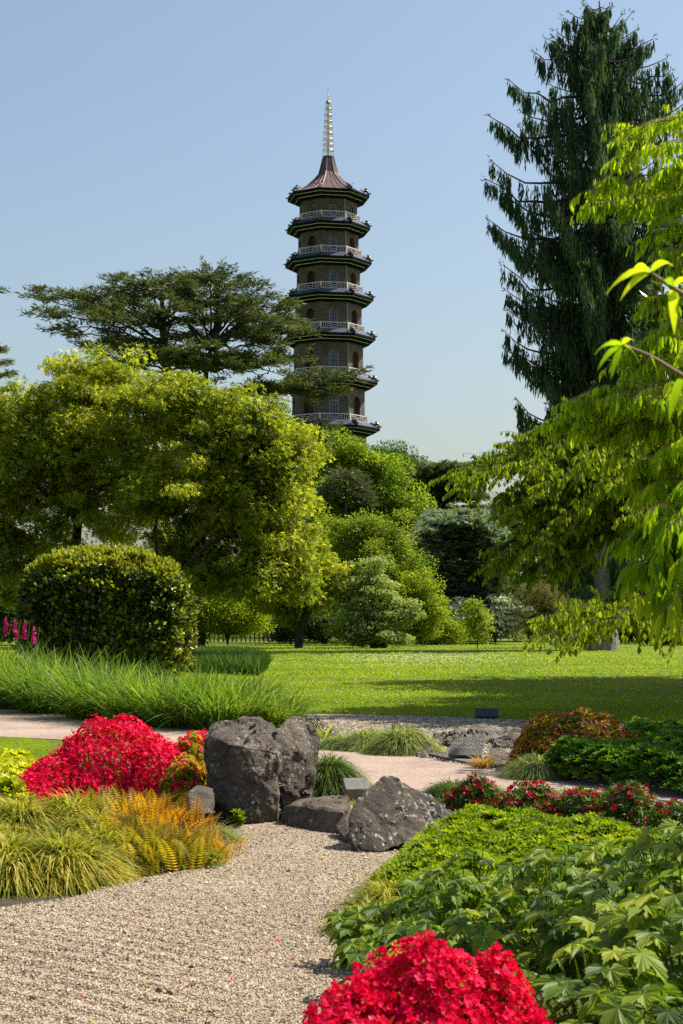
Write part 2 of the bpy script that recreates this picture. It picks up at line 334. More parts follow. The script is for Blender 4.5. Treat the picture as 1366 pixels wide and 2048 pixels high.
# ------------------------------------------------------------------ the ground
g = Geo(); g.add([(-900, -60, 0), (900, -60, 0), (900, 1500, 0), (-900, 1500, 0)], [[0, 1, 2, 3]])
tag(g.build('lawn', M['lawn']), kind='structure')
def sheet(name, poly, z, mat):
    bm = bmesh.new(); vs = [bm.verts.new((p[0], p[1], z)) for p in poly]; f = bm.faces.new(vs)
    if f.normal.z < 0: f.normal_flip()
    bmesh.ops.triangulate(bm, faces=bm.faces[:]); me = bpy.data.meshes.new(name); bm.normal_update(); bm.to_mesh(me); bm.free(); me.materials.append(mat)
    o = bpy.data.objects.new(name, me); COL.objects.link(o); return tag(o, kind='structure')
PU = [G(-500, 1400), G(0, 1417), G(200, 1438), G(400, 1458), G(650, 1490), G(860, 1519), G(1000, 1545), G(1180, 1568), G(1366, 1593), G(1900, 1640)]
PL = [G(1900, 1730), G(1366, 1652), G(1100, 1612), G(900, 1602), G(720, 1602), G(600, 1560), G(400, 1500), G(200, 1484), G(0, 1474), G(-500, 1450)]
sheet('path', PU + PL, .008, M['path'])
LEDGE = [(560, 1428), (700, 1429), (900, 1434), (1100, 1442), (1366, 1452), (2000, 1470)]
BACK = [G(*q) for q in LEDGE] + [G(2000, 1655)] + PU[::-1][1:6]
sheet('gravel_bed', BACK, .004, M['gravel_back'])
LB = [G(-190, 1835), G(0, 1822), G(130, 1808), G(225, 1782), G(300, 1762), G(430, 1738), G(455, 1690), G(480, 1655), G(600, 1600), G(560, 1540), G(400, 1510), G(60, 1530), G(-190, 1560)]
RB = [G(860, 2400), G(760, 2048), G(720, 1900), G(745, 1785), G(830, 1700), G(920, 1645), G(860, 1604), G(1100, 1613), G(1366, 1653), G(1900, 1731), A(6, 3, 0)]
sheet('left_bed_soil', LB, .012, M['soil']); sheet('right_bed_soil', RB, .012, M['soil'])
GB = [G(-500, 1432), G(-500, 1396), G(0, 1405), G(350, 1426), G(640, 1438), G(690, 1478), G(640, 1487), G(400, 1454), G(200, 1434), G(0, 1413)]
sheet('grass_bed_soil', GB, .004, M['soil'])
# gravel garden: a fine grid with raked furrows
def furrow(x, y):
    u = (x * .62 + y * .78)
    px = 683 + x / y * F; py = HOR + CAM_H * F / y
    m = np.clip((560 - px) / 250, 0, 1) * np.clip((py - 1815) / 60, 0, 1)
    return .008 * np.sin(u * 2 * math.pi / .16) * m + .012 * np.sin(x * 2.1 + y * 1.3) * np.sin(y * 1.7) + .006 * np.sin(x * 7 + 1) * np.sin(y * 6)
xs = np.arange(-5.5, 4.0, .04); ys = np.arange(4.5, 14.9, .04); X, Y = np.meshgrid(xs, ys)
Z = .03 + furrow(X, Y); Z[0] = -.01; Z[-1] = -.01; Z[:, 0] = -.01; Z[:, -1] = -.01
Z = np.where(poly_mask(X.ravel(), Y.ravel(), LB).reshape(X.shape) | poly_mask(X.ravel(), Y.ravel(), RB).reshape(X.shape), .005, Z)
nx, ny = len(xs), len(ys); I = (np.arange(ny - 1)[:, None] * nx + np.arange(nx - 1)[None]).ravel()
FR = np.stack([I, I + 1, I + nx + 1, I + nx], 1)
FC = np.stack([X.ravel()[FR].mean(1), Y.ravel()[FR].mean(1)], 1)
keep = ~((FC[:, 1] > 14.2) & (FC[:, 0] < -3)) & ~(poly_mask(FC[:, 0], FC[:, 1], PU + PL))
g = Geo(); g.add(np.stack([X.ravel(), Y.ravel(), Z.ravel()], 1), FR[keep]); tag(g.build('gravel_garden', M['gravel'], smooth=True), kind='structure')
n = 150000
yy = 1 / (1 / 14.3 + R.random(n) * (1 / 6.2 - 1 / 14.3)); xx = (R.random(n) * 1480 - 60 - 683) / F * yy
k = ~poly_mask(xx, yy, LB) & ~poly_mask(xx, yy, RB); xx = xx[k]; yy = yy[k]; n = len(xx)
g = Geo(); sz = .0045 + .0045 * R.random(n) ** 2 + .012 * (R.random(n) > .997)
g.leaves(T_PEB, np.stack([xx, yy, .03 + furrow(xx, yy) + sz * .25], 1), rdir(n) * [1, 1, .35], rdir(n) * .5 + [0, 0, 1], sz)
tag(g.build('loose_gravel', M['pebble']), 'pale loose gravel chips covering the raked bed in front of the rocks', 'gravel', kind='stuff')
n = 26000
yy = 1 / (1 / 29 + R.random(n) * (1 / 18.5 - 1 / 29)); xx = (R.random(n) * 850 + 580 - 683) / F * yy; k = poly_mask(xx, yy, BACK); xx = xx[k]; yy = yy[k]; n = len(xx)
g = Geo(); sz = .010 + .010 * R.random(n)
g.leaves(T_PEB, np.stack([xx, yy, .006 + sz * .2], 1), rdir(n) * [1, 1, .3], rdir(n) * .5 + [0, 0, 1], sz)
tag(g.build('far_loose_gravel', M['pebble']), 'coarser gravel between the path and the lawn edge', 'gravel', kind='stuff')

n = 46; yy = 1 / (1 / 13.2 + R.random(n) * (1 / 6.5 - 1 / 13.2)); xx = (R.random(n) * 900 + 100 - 683) / F * yy; k = ~poly_mask(xx, yy, LB) & ~poly_mask(xx, yy, RB); xx, yy = xx[k], yy[k]
g = Geo(); g.leaves(T_DIA, np.stack([xx, yy, .045 + furrow(xx, yy)], 1), rdir(len(xx)) * [1, 1, .2], rdir(len(xx)) * .4 + [0, 0, 1], .022 + .014 * R.random(len(xx)), mat=0)
k = R.random(len(xx)) < .5; g.M = [(R.random(len(xx)) < .5).astype(int)]
tag(g.build('fallen_petals', [M['red'], M['dry']]), 'fallen red petals and dry leaves scattered on the pale gravel', 'petals', kind='stuff')

# short lawn blades, densest at the near edge; daisies
n = 150000
yy = 1 / (1 / 115 + R.random(n) * (1 / 24. - 1 / 115)); xx = (R.random(n) * 1500 - 70 - 683) / F * yy
px = 683 + xx / yy * F; py = HOR + CAM_H * F / yy
edge = np.interp(px, [0, 560, 700, 900, 1100, 1366], [1404, 1427, 1428, 1433, 1441, 1451]); k = py < edge + R.normal(0, .8, n)
xx, yy = xx[k], yy[k]; n = len(xx)
P1 = np.stack([xx, yy, np.zeros(n)], 1)
n2 = 60000; pp = in_poly([G(-500, 1452), G(-90, 1468), G(90, 1481), G(130, 1530), G(-190, 1562), G(-500, 1600)], n2)
P1 = np.vstack([P1, np.column_stack([pp, np.zeros(n2)])]); n = len(P1)
g = Geo(); h = np.where(P1[:, 1] > 24, .05 + .04 * R.random(n) + (P1[:, 1] > 50) * .03, .03)
d = nrm(R.normal(0, .45, (n, 3)) * [1, 1, 0] + [0, 0, 1]); wdt = .006 + .0006 * P1[:, 1]
blades(g, P1, d, h, wdt, .5, 1, rnd=np.clip(.45 + .3 * fnoise(P1, .35, 3) + R.normal(0, .22, n), 0, 1))
tag(g.build('lawn_grass', M['lawn_blade']), 'short mown grass blades of the sunlit lawn', 'grass', kind='stuff')
n = 1700; yy = np.concatenate([R.normal(70, 6, 1100), 1 / (1 / 110 + R.random(n - 1100) * (1 / 28. - 1 / 110))]); px = np.concatenate([R.normal(860, 100, 1100), R.random(n - 1100) * 1366]); xx = (px - 683) / F * yy
k = (HOR + CAM_H * F / yy < 1415); P1 = np.stack([xx, yy, np.full(n, .08)], 1)[k]
g = Geo(); g.leaves(T_FLO4, P1, [0, 1, 0], [0, -.4, 1], .018 + .0003 * P1[:, 1])
tag(g.build('daisies', M['white_petal']), 'tiny white daisies dotted over the lawn', 'daisies', kind='stuff')

# ------------------------------------------------------------------ rocks
def rock(name, label, hulls, mat, amp=.02, edge=.03, seed=0, cat='rock', strata=0, group=None, fr=6.0):
    bmT = bmesh.new()
    for hi, pts in enumerate(hulls):
        bm = bmesh.new()
        for p in pts: bm.verts.new(tuple(p))
        r = bmesh.ops.convex_hull(bm, input=bm.verts[:])
        kill = [v for v in bm.verts if not v.link_faces]; bmesh.ops.delete(bm, geom=kill, context='VERTS')
        bmesh.ops.triangulate(bm, faces=bm.faces[:])
        for it in range(9):
            es = [e for e in bm.edges if e.calc_length() > edge]
            if not es: break
            bmesh.ops.subdivide_edges(bm, edges=es, cuts=1, use_grid_fill=False)
            bmesh.ops.triangulate(bm, faces=bm.faces[:])
            if it < 4: bmesh.ops.smooth_vert(bm, verts=bm.verts[:], factor=.10 if it < 2 else .05, use_axis_x=True, use_axis_y=True, use_axis_z=True)
        bm.normal_update(); disp = []
        for v in bm.verts:
            q = v.co * fr + Vector((seed * 3.1, hi * 2.3, 0))
            a = mnoise.fractal(q, 1.0, 2.1, 5); c = 1 - abs(mnoise.noise(q * .45)) * 2.2; crack = max(0, c - .72) * 1.2
            cell = mnoise.cell(Vector((q.x * .6 + a * .4, q.y * .6, q.z * .7 + .3 * a)))
            s_ = strata * math.sin(v.co.z * 60 + a * 3 + v.co.x * 6)
            vor = mnoise.voronoi(q * .55)[0]; fac = min(1, (vor[1] - vor[0]) * 3.0)
            disp.append(v.normal * (amp * (a * 1.0 + cell * .5 - crack * 1.5 + fac * .9 - .9) + s_))
        for v, dv in zip(bm.verts, disp): v.co += dv
        me = bpy.data.meshes.new('tmp'); bm.to_mesh(me); bm.free(); bmT.from_mesh(me); bpy.data.meshes.remove(me)
    c = np.mean([v.co[:] for v in bmT.verts], 0); c[2] = 0
    bmesh.ops.translate(bmT, verts=bmT.verts[:], vec=tuple(-c))
    me = bpy.data.meshes.new(name); bmT.to_mesh(me); bmT.free(); me.materials.append(mat)
    o = bpy.data.objects.new(name, me); o.location = tuple(c); COL.objects.link(o)
    return tag(o, label, cat, group)
WP = lambda L: [W(*q) for q in L]
rock('boulder', 'biggest dark craggy boulder, standing beside the red azalea mound', [
    WP([(440, 1652, 13.55), (500, 1660, 13.5), (556, 1668, 13.55), (413, 1505, 13.65), (440, 1480, 13.6), (500, 1488, 13.5), (560, 1500, 13.6), (408, 1560, 13.8), (425, 1625, 13.7), (404, 1462, 14.0), (437, 1436, 14.25), (497, 1420, 14.35), (516, 1422, 14.35), (572, 1462, 14.2), (560, 1600, 13.6), (450, 1580, 14.5), (560, 1600, 14.5)]),
    WP([(548, 1446, 13.95), (585, 1425, 14.3), (618, 1429, 14.4), (636, 1450, 14.3), (640, 1500, 14.1), (628, 1590, 13.95), (555, 1560, 13.65), (560, 1650, 13.7), (600, 1650, 13.8), (552, 1500, 13.72), (625, 1640, 14.2), (570, 1600, 14.5), (596, 1500, 13.8)])],
    M['rock'], .028, .026, 1, fr=5)
rock('boulder', 'tilted wedge-shaped boulder spotted with white lichen, beside the gravel', [
    WP([(757, 1549, 12.4), (775, 1550, 12.45), (800, 1556, 12.6), (835, 1578, 12.7), (704, 1606, 12.1), (690, 1652, 11.95), (702, 1722, 11.8), (722, 1716, 11.75), (745, 1690, 11.85), (800, 1690, 12.0), (845, 1678, 12.15), (918, 1640, 12.7), (895, 1605, 12.95), (870, 1660, 12.5), (760, 1640, 13.0), (850, 1640, 13.1)])],
    M['rock_lichen'], .02, .022, 4, fr=6)
rock('rock', 'low flat-topped rock lying between the two boulders', [
    WP([(556, 1660, 13.35), (640, 1668, 13.1), (686, 1682, 12.75), (563, 1614, 13.45), (585, 1604, 13.4), (640, 1612, 13.2), (692, 1622, 12.9), (600, 1594, 13.9), (704, 1584, 13.8), (560, 1640, 14), (704, 1640, 13.5)])],
    M['rock_slate'], .012, .026, 7)
rock('rock', 'small block of stone under the foot of the lichen boulder, facing the gravel', [
    WP([(668, 1650, 12.7), (690, 1636, 12.7), (700, 1690, 12.3), (680, 1684, 12.6), (710, 1640, 12.8), (702, 1610, 12.9), (706, 1680, 12.8)])], M['rock_slate'], .01, .03, 8)
rock('stone_slab', 'narrow weathered slab edging the green bed below the lichen boulder', [
    WP([(720, 1762, 10.85), (840, 1683, 12.1), (850, 1676, 12.3), (738, 1742, 11.1), (700, 1762, 10.9), (724, 1775, 10.7), (735, 1770, 10.75), (858, 1695, 12.1)])], M['rock_pale'], .01, .03, 9, 'slab')
rock('rock', 'small rock half hidden by orange fern and azalea, left of the big boulder', [
    WP([(375, 1578, 13.3), (400, 1563, 13.6), (428, 1572, 13.5), (432, 1585, 13.3), (430, 1625, 13.1), (380, 1632, 13.0), (372, 1600, 13.2), (400, 1620, 13.9)])], M['rock_slate'], .01, .025, 11)
rock('rock', 'jagged dark rock at the end of the long grass mound', [
    WP([(782, 1448, 21.6), (792, 1442, 21.6), (806, 1446, 21.5), (800, 1475, 21.3), (835, 1462, 21.3), (840, 1480, 20.8), (785, 1480, 21.8), (770, 1500, 21.6)]),
    WP([(800, 1460, 21.3), (838, 1465, 21.1), (862, 1490, 20.6), (868, 1514, 20.4), (845, 1516, 20.3), (800, 1500, 20.8), (830, 1500, 21.5)])], M['rock'], .03, .04, 13, fr=4)
rock('rock', 'little dark rock behind the big boulder beside the grass blades', [
    WP([(648, 1474, 22.6), (660, 1462, 22.7), (680, 1466, 22.6), (683, 1472, 22.5), (650, 1480, 23.2), (680, 1480, 23)])], M['rock'], .015, .04, 14)
for i, (lab, pts) in enumerate([
    ('long low slaty rock outcrop at the left behind the carved sign', [(860, 1484, 22.2), (868, 1472, 22.4), (915, 1470, 22.6), (930, 1478, 22.3), (925, 1490, 21.8), (880, 1492, 22), (870, 1480, 23.4), (925, 1476, 23.6)]),
    ('flat pale slaty outcrop in the middle of the back gravel', [(930, 1468, 23.6), (945, 1456, 24), (1000, 1458, 24.5), (1050, 1466, 24.2), (1010, 1485, 22.6), (940, 1487, 22.3), (920, 1478, 23), (1000, 1470, 25)]),
    ('flat slaty rock running up to the red-tipped mound', [(985, 1478, 23.2), (1040, 1470, 23.6), (1085, 1474, 23), (1075, 1492, 22), (1010, 1500, 21.5), (980, 1495, 21.6), (1060, 1476, 24)])]):
    rock('rock_outcrop', lab, [[q + (A(0, 0, .07) if k_ in (1, 2, 3, 7) else A(0, 0, 0)) for k_, q in enumerate(WP(pts))]], M['rock_slate'] if i != 1 else M['rock_pale'], .05, .05, 20 + i, strata=.012, fr=3)
rock('rock', 'brown upright stone at the right end of the carved sign', [
    WP([(975, 1497, 19.7), (984, 1493, 19.9), (1010, 1496, 19.9), (1028, 1508, 19.6), (1033, 1545, 18.9), (1000, 1552, 18.6), (974, 1538, 18.9), (980, 1520, 19.2), (1020, 1530, 19.9)])], M['rock'], .012, .03, 30)
# kerb stone strip below the sign
g = Geo(); a, b = G(848, 1512), G(968, 1538); dv = nrm(b - a); pv = A(-dv[1], dv[0], 0)
L = np.linalg.norm(b - a); yaw = math.atan2(dv[1], dv[0]); g.box((a + b) / 2 + pv * .22 + A(0, 0, .022), (L / 2, .22, .022), Matrix.Rotation(yaw, 3, 'Z'))
o = g.build('paving_slab', M['rock_pale'], base=(a + b) / 2); bv = o.modifiers.new('bevel', 'BEVEL'); bv.width = .01; bv.segments = 2
tag(o, 'pale flat stone strip on the path edge beneath the carved sign', 'slab')

# ------------------------------------------------------------------ signs
def plaque(label, c, yaw, wd, dp, tilt, th, mat, text=None, name='stone_plaque', legs=True):
    t = thing(name, label, 'sign', c)
    Rm = Matrix.Rotation(yaw, 4, 'Z'); 
    def put(o, m4): o.matrix_local = Rm @ m4; o.parent = t
    g = Geo(); g.box((0, 0, 0), (wd / 2, dp / 2, th / 2)); o = g.build('plate', mat, base=(0, 0, 0)); o.parent = t
    m4 = Matrix.Translation((0, dp / 2 * math.cos(tilt), .03 + dp / 2 * math.sin(tilt))) @ Matrix.Rotation(tilt, 4, 'X'); o.matrix_local = Rm @ m4
    b = o.modifiers.new('b', 'BEVEL'); b.width = .006; b.segments = 2
    g = Geo(); h = dp * math.sin(tilt) * .6
    g.box((0, dp * math.cos(tilt) * .62, h / 2 - .01), (wd * .42, dp * math.cos(tilt) * .12, h / 2)); o2 = g.build('stone_support', M['rock_slate'], base=(0, 0, 0)); o2.parent = t; o2.matrix_local = Rm
    if text:
        tm = plain('carved_letter', (.36, .33, .27), .7, 0, 40, .5)
        cu = bpy.data.curves.new('lettering', 'FONT'); cu.body = text; cu.size = .066; cu.align_x = 'CENTER'; cu.align_y = 'CENTER'; cu.extrude = .0015; cu.space_line = 1.0; cu.space_character = 1.1
        cu.materials.append(tm); tf = bpy.data.objects.new('tmp', cu); COL.objects.link(tf); bpy.context.view_layer.update(); tme = bpy.data.meshes.new_from_object(tf); bpy.data.objects.remove(tf); to = bpy.data.objects.new('lettering', tme); COL.objects.link(to); to.parent = o; to.location = (0, .035, th / 2 + .0015)
    return t
slate = plain('sign_slate', (.12, .115, .105), .6, 0, 20, .3, .1)
bs = G(928, 1526, 0)
plaque('grey slate sign carved PLEASE DO NOT WALK ON THE GRAVEL', A(1.47, 19.72, .04), -.30, .40, .30, .75, .045, slate, 'PLEASE DO NOT\nWALK ON THE\nGRAVEL', name='carved_sign')
dark = plain('dark_slate', (.028, .036, .052), .5, 0, 8, .2)
p = G(974, 1438); plaque('plain dark plaque at the lawn edge behind the back gravel', A(p[0], p[1], 0), -.05, .40, .17, .95, .04, dark)
plaque('small grey tilted plaque peeping out behind the lichen boulder', W(716, 1606, 14.9) * [1, 1, 0] + A(0, 0, .1), .15, .23, .2, .45, .1, slate)

# ------------------------------------------------------------------ grasses
def grass_clump(name, label, cat, c, n, rad, L, wd, droop, mat, group=None, spread=.5, K=5, flat=0, ell=1.0, dh=0.0):
    c = A(*c); th = R.random(n) * 2 * math.pi; rr = rad * np.sqrt(R.random(n))
    off = np.stack([np.cos(th) * rr, np.sin(th) * rr * ell, np.zeros(n)], 1)
    root = c + off; root[:, 2] = c[2] + dh * (1 - (rr / rad) ** 2) * (.55 + .45 * R.random(n))
    out = np.stack([np.cos(th), np.sin(th), np.zeros(n)], 1) * (spread * (.3 + rr / rad))[:, None] + R.normal(0, .25, (n, 3)) * [1, 1, 0]
    d = nrm(out + [0, 0, 1]); g = Geo()
    blades(g, root, d, L * (.55 + .5 * R.random(n)), wd * (.6 + .6 * R.random(n)), droop * (.4 + R.random(n)), K)
    o = g.build(name, mat, base=c); return tag(o, label, cat, group) if label else o
gl = 'tall green grass clumps along the far side of the path'
spots = [(20, 1415, 1.1, 'tall grass clump under the magenta flower spikes at the left edge'), (110, 1424, 1.0, 'tall grass clump between the path and the left end of the hedge block'),
         (205, 1436, .95, 'arching grass clump below the middle of the clipped hedge block'), (290, 1446, .85, 'tall grass clump just behind the top of the red azalea'),
         (370, 1452, .8, 'grass clump below the right corner of the clipped hedge block'), (450, 1456, .8, 'upright grass clump above the left shoulder of the big boulder'),
         (520, 1454, .52, 'grass clump right behind the top of the big boulder'), (-60, 1410, 1.1, 'tall grass clump cut by the left picture edge')]
for px, py, h, lab in spots:
    c = G(px, py); grass_clump('tall_grass', lab, 'grass clump', c, 1500, .6, h * 1.75, .022, .8, M['grass'], gl, .38, 6, ell=1.3)
c = G(645, 1478); grass_clump('strap_leaf_plant', 'few broad strap leaves at the right of the big boulder', 'plant', c, 26, .12, .45, .035, .7, M['skimmia'], None, .8)
# shaggy grass mounds
grass_clump('grass_mound', 'dark rounded grass tuft tucked against the right side of the big boulder', 'grass clump', G(660, 1592), 4200, .20, .32, .011, 1.5, M['tuft'], 'shaggy grass tufts among the rocks', 1.0, 6, dh=.32)
t = [(690, 1498, .24, .12, 'left low end of the long shaggy grass mound by the path'), (745, 1500, .40, .22, 'middle hump of the long shaggy grass mound by the path'), (808, 1508, .36, .30, 'highest right hump of the long shaggy grass mound by the path')]
for px, py, r_, L_, lab in t:
    grass_clump('grass_mound', lab, 'grass clump', G(px, py), 3600, r_, .27, .011, 1.5, M['tuft_pale'], 'shaggy grass tufts among the rocks', 1.0, 5, ell=.8, dh=L_)
for px, py, L_, lab in [(905, 1607, .44, 'dark grass tuft at the right tip of the lichen boulder'), (955, 1612, .44, 'dark grass tuft between the lichen boulder tip and the crimson flowers')]:
    grass_clump('grass_mound', lab, 'grass clump', G(px, py), 3000, .24, .22, .009, 1.5, M['tuft'], 'shaggy grass tufts among the rocks', 1.0, 5, dh=.17)
grass_clump('grass_mound', 'pale yellow-green grass tuft at the foot of the red-tipped mound', 'grass clump', G(1075, 1556), 2600, .24, .28, .011, 1.4, M['tuft_pale'], 'shaggy grass tufts among the rocks', .9, 5, dh=.18)
grass_clump('dry_grass_tuft', 'tiny orange dry grass tuft at the corner of the carved sign', 'grass clump', G(967, 1537), 380, .05, .3, .009, 1.0, M['dry'], None, .5)
grass_clump('grass_mound', 'pale fine grass tuft at the right foot of the orange fern', 'grass clump', G(428, 1690), 1500, .12, .22, .006, 1.5, M['tuft_pale'], 'shaggy grass tufts among the rocks', 1.0, 5, dh=.10)
hl = 'striped yellow grass tufts of the left bed'
for px, py, r_, L_, lab in [(20, 1775, .22, .44, 'striped yellow grass clump spilling over the gravel at the lower left edge'), (125, 1770, .22, .44, 'striped yellow grass clump in the middle of the front row'), (190, 1745, .18, .40, 'striped yellow grass clump at the right end of the front row'),
                      (-60, 1740, .25, .45, 'striped yellow grass clump cut off by the left picture edge'), (40, 1680, .22, .44, 'striped yellow grass clump of the middle row, left'), (140, 1672, .22, .44, 'striped yellow grass clump of the middle row, beside the fern'),
                      (60, 1625, .2, .42, 'striped yellow grass clump of the back row, below the lime leaves'), (-70, 1660, .25, .45, 'striped yellow grass clump of the middle row at the left picture edge'), (-20, 1620, .22, .42, 'striped yellow grass clump of the back row at the left picture edge'), (200, 1700, .18, .38, 'striped yellow grass clump squeezed between the ferns and the front row'), (150, 1620, .2, .40, 'striped yellow grass clump of the back row, touching the red azalea')]:
    grass_clump('striped_grass', lab, 'grass clump', G(px, py), 1900, r_ * 1.35, L_ * .74, .013, 1.55, M['hakone'], hl, 1.0, 7, dh=L_ * .62)
for px, py, lab in [(712, 1872, 'yellowish striped grass tuft nearest the camera on the edge of the right bed'), (742, 1822, 'yellowish striped grass tuft in the middle of the right bed edge'), (775, 1790, 'yellowish striped grass tuft below the stone slab')]:
    grass_clump('striped_grass', lab, 'grass clump', G(px, py) + A(.10, 0, 0), 1000, .16, .24, .008, 1.5, M['hakone'], 'striped grass tufts on the edge of the right bed', 1.0, 6, dh=.13)
# rough uncut grass patch behind, in front of the lawn trees
pts = in_poly([G(330, 1345), G(520, 1352), G(536, 1338), G(500, 1322), G(330, 1318)], 16000); g = Geo()
blades(g, np.column_stack([pts, np.zeros(len(pts))]), nrm(R.normal(0, .2, (len(pts), 3)) * [1, 1, 0] + [0, 0, 1]), .55 + .35 * R.random(len(pts)), .035, .35, 2)
tag(g.build('uncut_grass', M['rough_grass']), 'dark patch of uncut long grass on the lawn right of the hedge block', 'grass', kind='stuff')
# magenta flower spikes
for i, (px, py, lab) in enumerate([(12, 1236, 'magenta flower spike nearest the left picture edge'), (30, 1240, 'magenta flower spike second from the left edge'), (49, 1243, 'tallest-looking magenta flower spike in the middle of the four'), (68, 1255, 'magenta flower spike nearest the hedge block')]):
    Yd = 32.0; top = W(px, py, Yd); b = A(top[0] - .05, Yd, 0); t = thing('flower_spike', lab, 'flower', b, 'magenta flower spikes')
    g = Geo(); tt = np.linspace(0, 1, 8)[:, None]; P = b * (1 - tt) + (top + A(.05, 0, .0)) * tt; P[:, 0] += .06 * (tt[:, 0]) ** 3; g.tube(P, .006, 4); g.build('stem', M['skimmia'], t)
    g = Geo(); z = np.linspace(0, .30, 9); Pf = top - np.stack([np.zeros(9), np.zeros(9), z], 1); d = rdir(9) * [1, 1, .2] + [0, 0, .2]
    g.leaves(T_FLO4, Pf, nrm(d), [0, -1, .2], .03 + .03 * (z / .30)); g.leaves(T_FLO4, Pf + R.normal(0, .02, (9, 3)), [0, 0, 1], nrm(d), .025 + .03 * (z / .30)); g.build('blossoms', M['magenta'], t)

# ------------------------------------------------------------------ shrubs on a dome surface
def dome(c, r, n, lo=.82, hi=1.0, lump=.08, ls=3.0, seed=1, sq=1.0, zmin=0.0):
    d = rdir(n); d[:, 2] = np.abs(d[:, 2])
    if sq != 1.0: d = np.sign(d) * np.abs(d) ** sq
    rad = lo + (hi - lo) * R.random(n) ** .6
    loc = d * np.asarray(r); rad = rad * (1 + lump * fnoise(loc / max(r), ls, seed))
    P = np.asarray(c) + loc * rad[:, None]; N = nrm(d / np.asarray(r))
    return P, N
def outward(N, k=.8): return nrm(N + R.normal(0, k, N.shape))
def lobes(L, n, lo, hi, lump, ls, seed):
    a = np.array([r[0] * r[1] for c, r in L]); pk = R.choice(len(L), n, p=a / a.sum()); PP = np.zeros((n, 3)); NN = np.zeros((n, 3)); keep = np.ones(n, bool)
    for i, (c, r) in enumerate(L):
        m = pk == i; PP[m], NN[m] = dome(c, r, m.sum(), lo, hi, lump, ls, seed + i)
    for i, (c, r) in enumerate(L):
        keep &= (pk == i) | (np.linalg.norm((PP - c) / np.asarray(r), axis=1) > lo * .93)
    return PP[keep], NN[keep]
def azalea(name, label, cat, L, nf, nl, fs, ls_, fmat, lmat, group=None, flo=T_FLO, gap=.0, seed=2, lumps=.1, leaf_hi=.97, nsc=5):
    c, r = L[0]; t = thing(name, label, cat, (c[0], c[1], 0), group)
    g = Geo()
    for c_, r_ in L:
        for i in range(8):
            a = R.random() * 6.28; e = A(math.cos(a) * r_[0] * .6, math.sin(a) * r_[1] * .6, r_[2] * .75) + A(*c_); b = A(c_[0], c_[1], 0) + A(math.cos(a), math.sin(a), 0) * .03
            tt = np.linspace(0, 1, 5)[:, None]; g.tube(b * (1 - tt) + e * tt + A(0, 0, .08) * np.sin(tt * 3.14), np.linspace(.012, .004, 5), 4)
    g.build('stems', M['bark'], t)
    P, N = lobes(L, nl, .62, leaf_hi, lumps, 4, seed); nl = len(P); g = Geo()
    g.leaves(T_ROSN if ls_ > .03 else T_ROS, P, nrm(np.cross(N, rdir(nl))), outward(N, .35), ls_ * (.7 + .6 * R.random(nl))); g.build('foliage', lmat, t)
    P, N = lobes(L, nf, .90, 1.04, lumps, 4, seed)
    q = P / max(r); msk = (fnoise(q, nsc, seed + 9) + .6 * fnoise(q, nsc * 3, seed + 5)) > -1.1 + gap; P, N = P[msk], N[msk]; nf = len(P)
    P = P + R.normal(0, fs * .4, P.shape); k = P[:, 2] > .02; P, N = P[k], N[k]; nf = len(P)
    g = Geo(); g.leaves(flo, P, nrm(np.cross(N, rdir(nf))), outward(N, .65), fs * (.65 + .6 * R.random(nf))); g.build('blossoms', fmat, t)
    return t
azalea('azalea', 'broad low azalea mound smothered in bright red flowers, left of the big boulder', 'azalea', [(A(-2.0, 14.75, 0), (.68, .62, .74)), (A(-2.42, 14.6, 0), (.50, .55, .50)), (A(-1.62, 14.6, 0), (.42, .5, .60)), (A(-1.95, 14.95, 0), (.46, .4, .79)), (A(-2.62, 14.3, 0), (.32, .4, .36)), (A(-1.3, 14.95, 0), (.3, .3, .68))], 17000, 3600, .023, .034, M['red'], M['azalea_leaf'], gap=.12, lumps=.14, seed=5)
azalea('azalea', 'yellow-leaved azalea with scattered red flowers, against the big boulder', 'azalea', [(A(-1.38, 14.3, .0), (.24, .40, .52)), (A(-1.33, 14.8, 0), (.25, .3, .70))], 420, 3800, .026, .030, M['red'], M['azalea_leaf'], gap=.55, seed=6, leaf_hi=1.0)
azalea('azalea', 'nearest azalea, a mass of vivid red flowers at the bottom of the picture', 'azalea', [(A(.24, 4.85, 0), (.29, .30, .73)), (A(.05, 4.72, 0), (.22, .25, .66)), (A(.45, 4.85, 0), (.20, .26, .71)), (A(.30, 4.45, 0), (.30, .2, .60)), (A(.58, 4.7, 0), (.13, .2, .58))], 18000, 5000, .0165, .020, M['red'], M['azalea_leaf'], gap=.52, lumps=.17, seed=8)
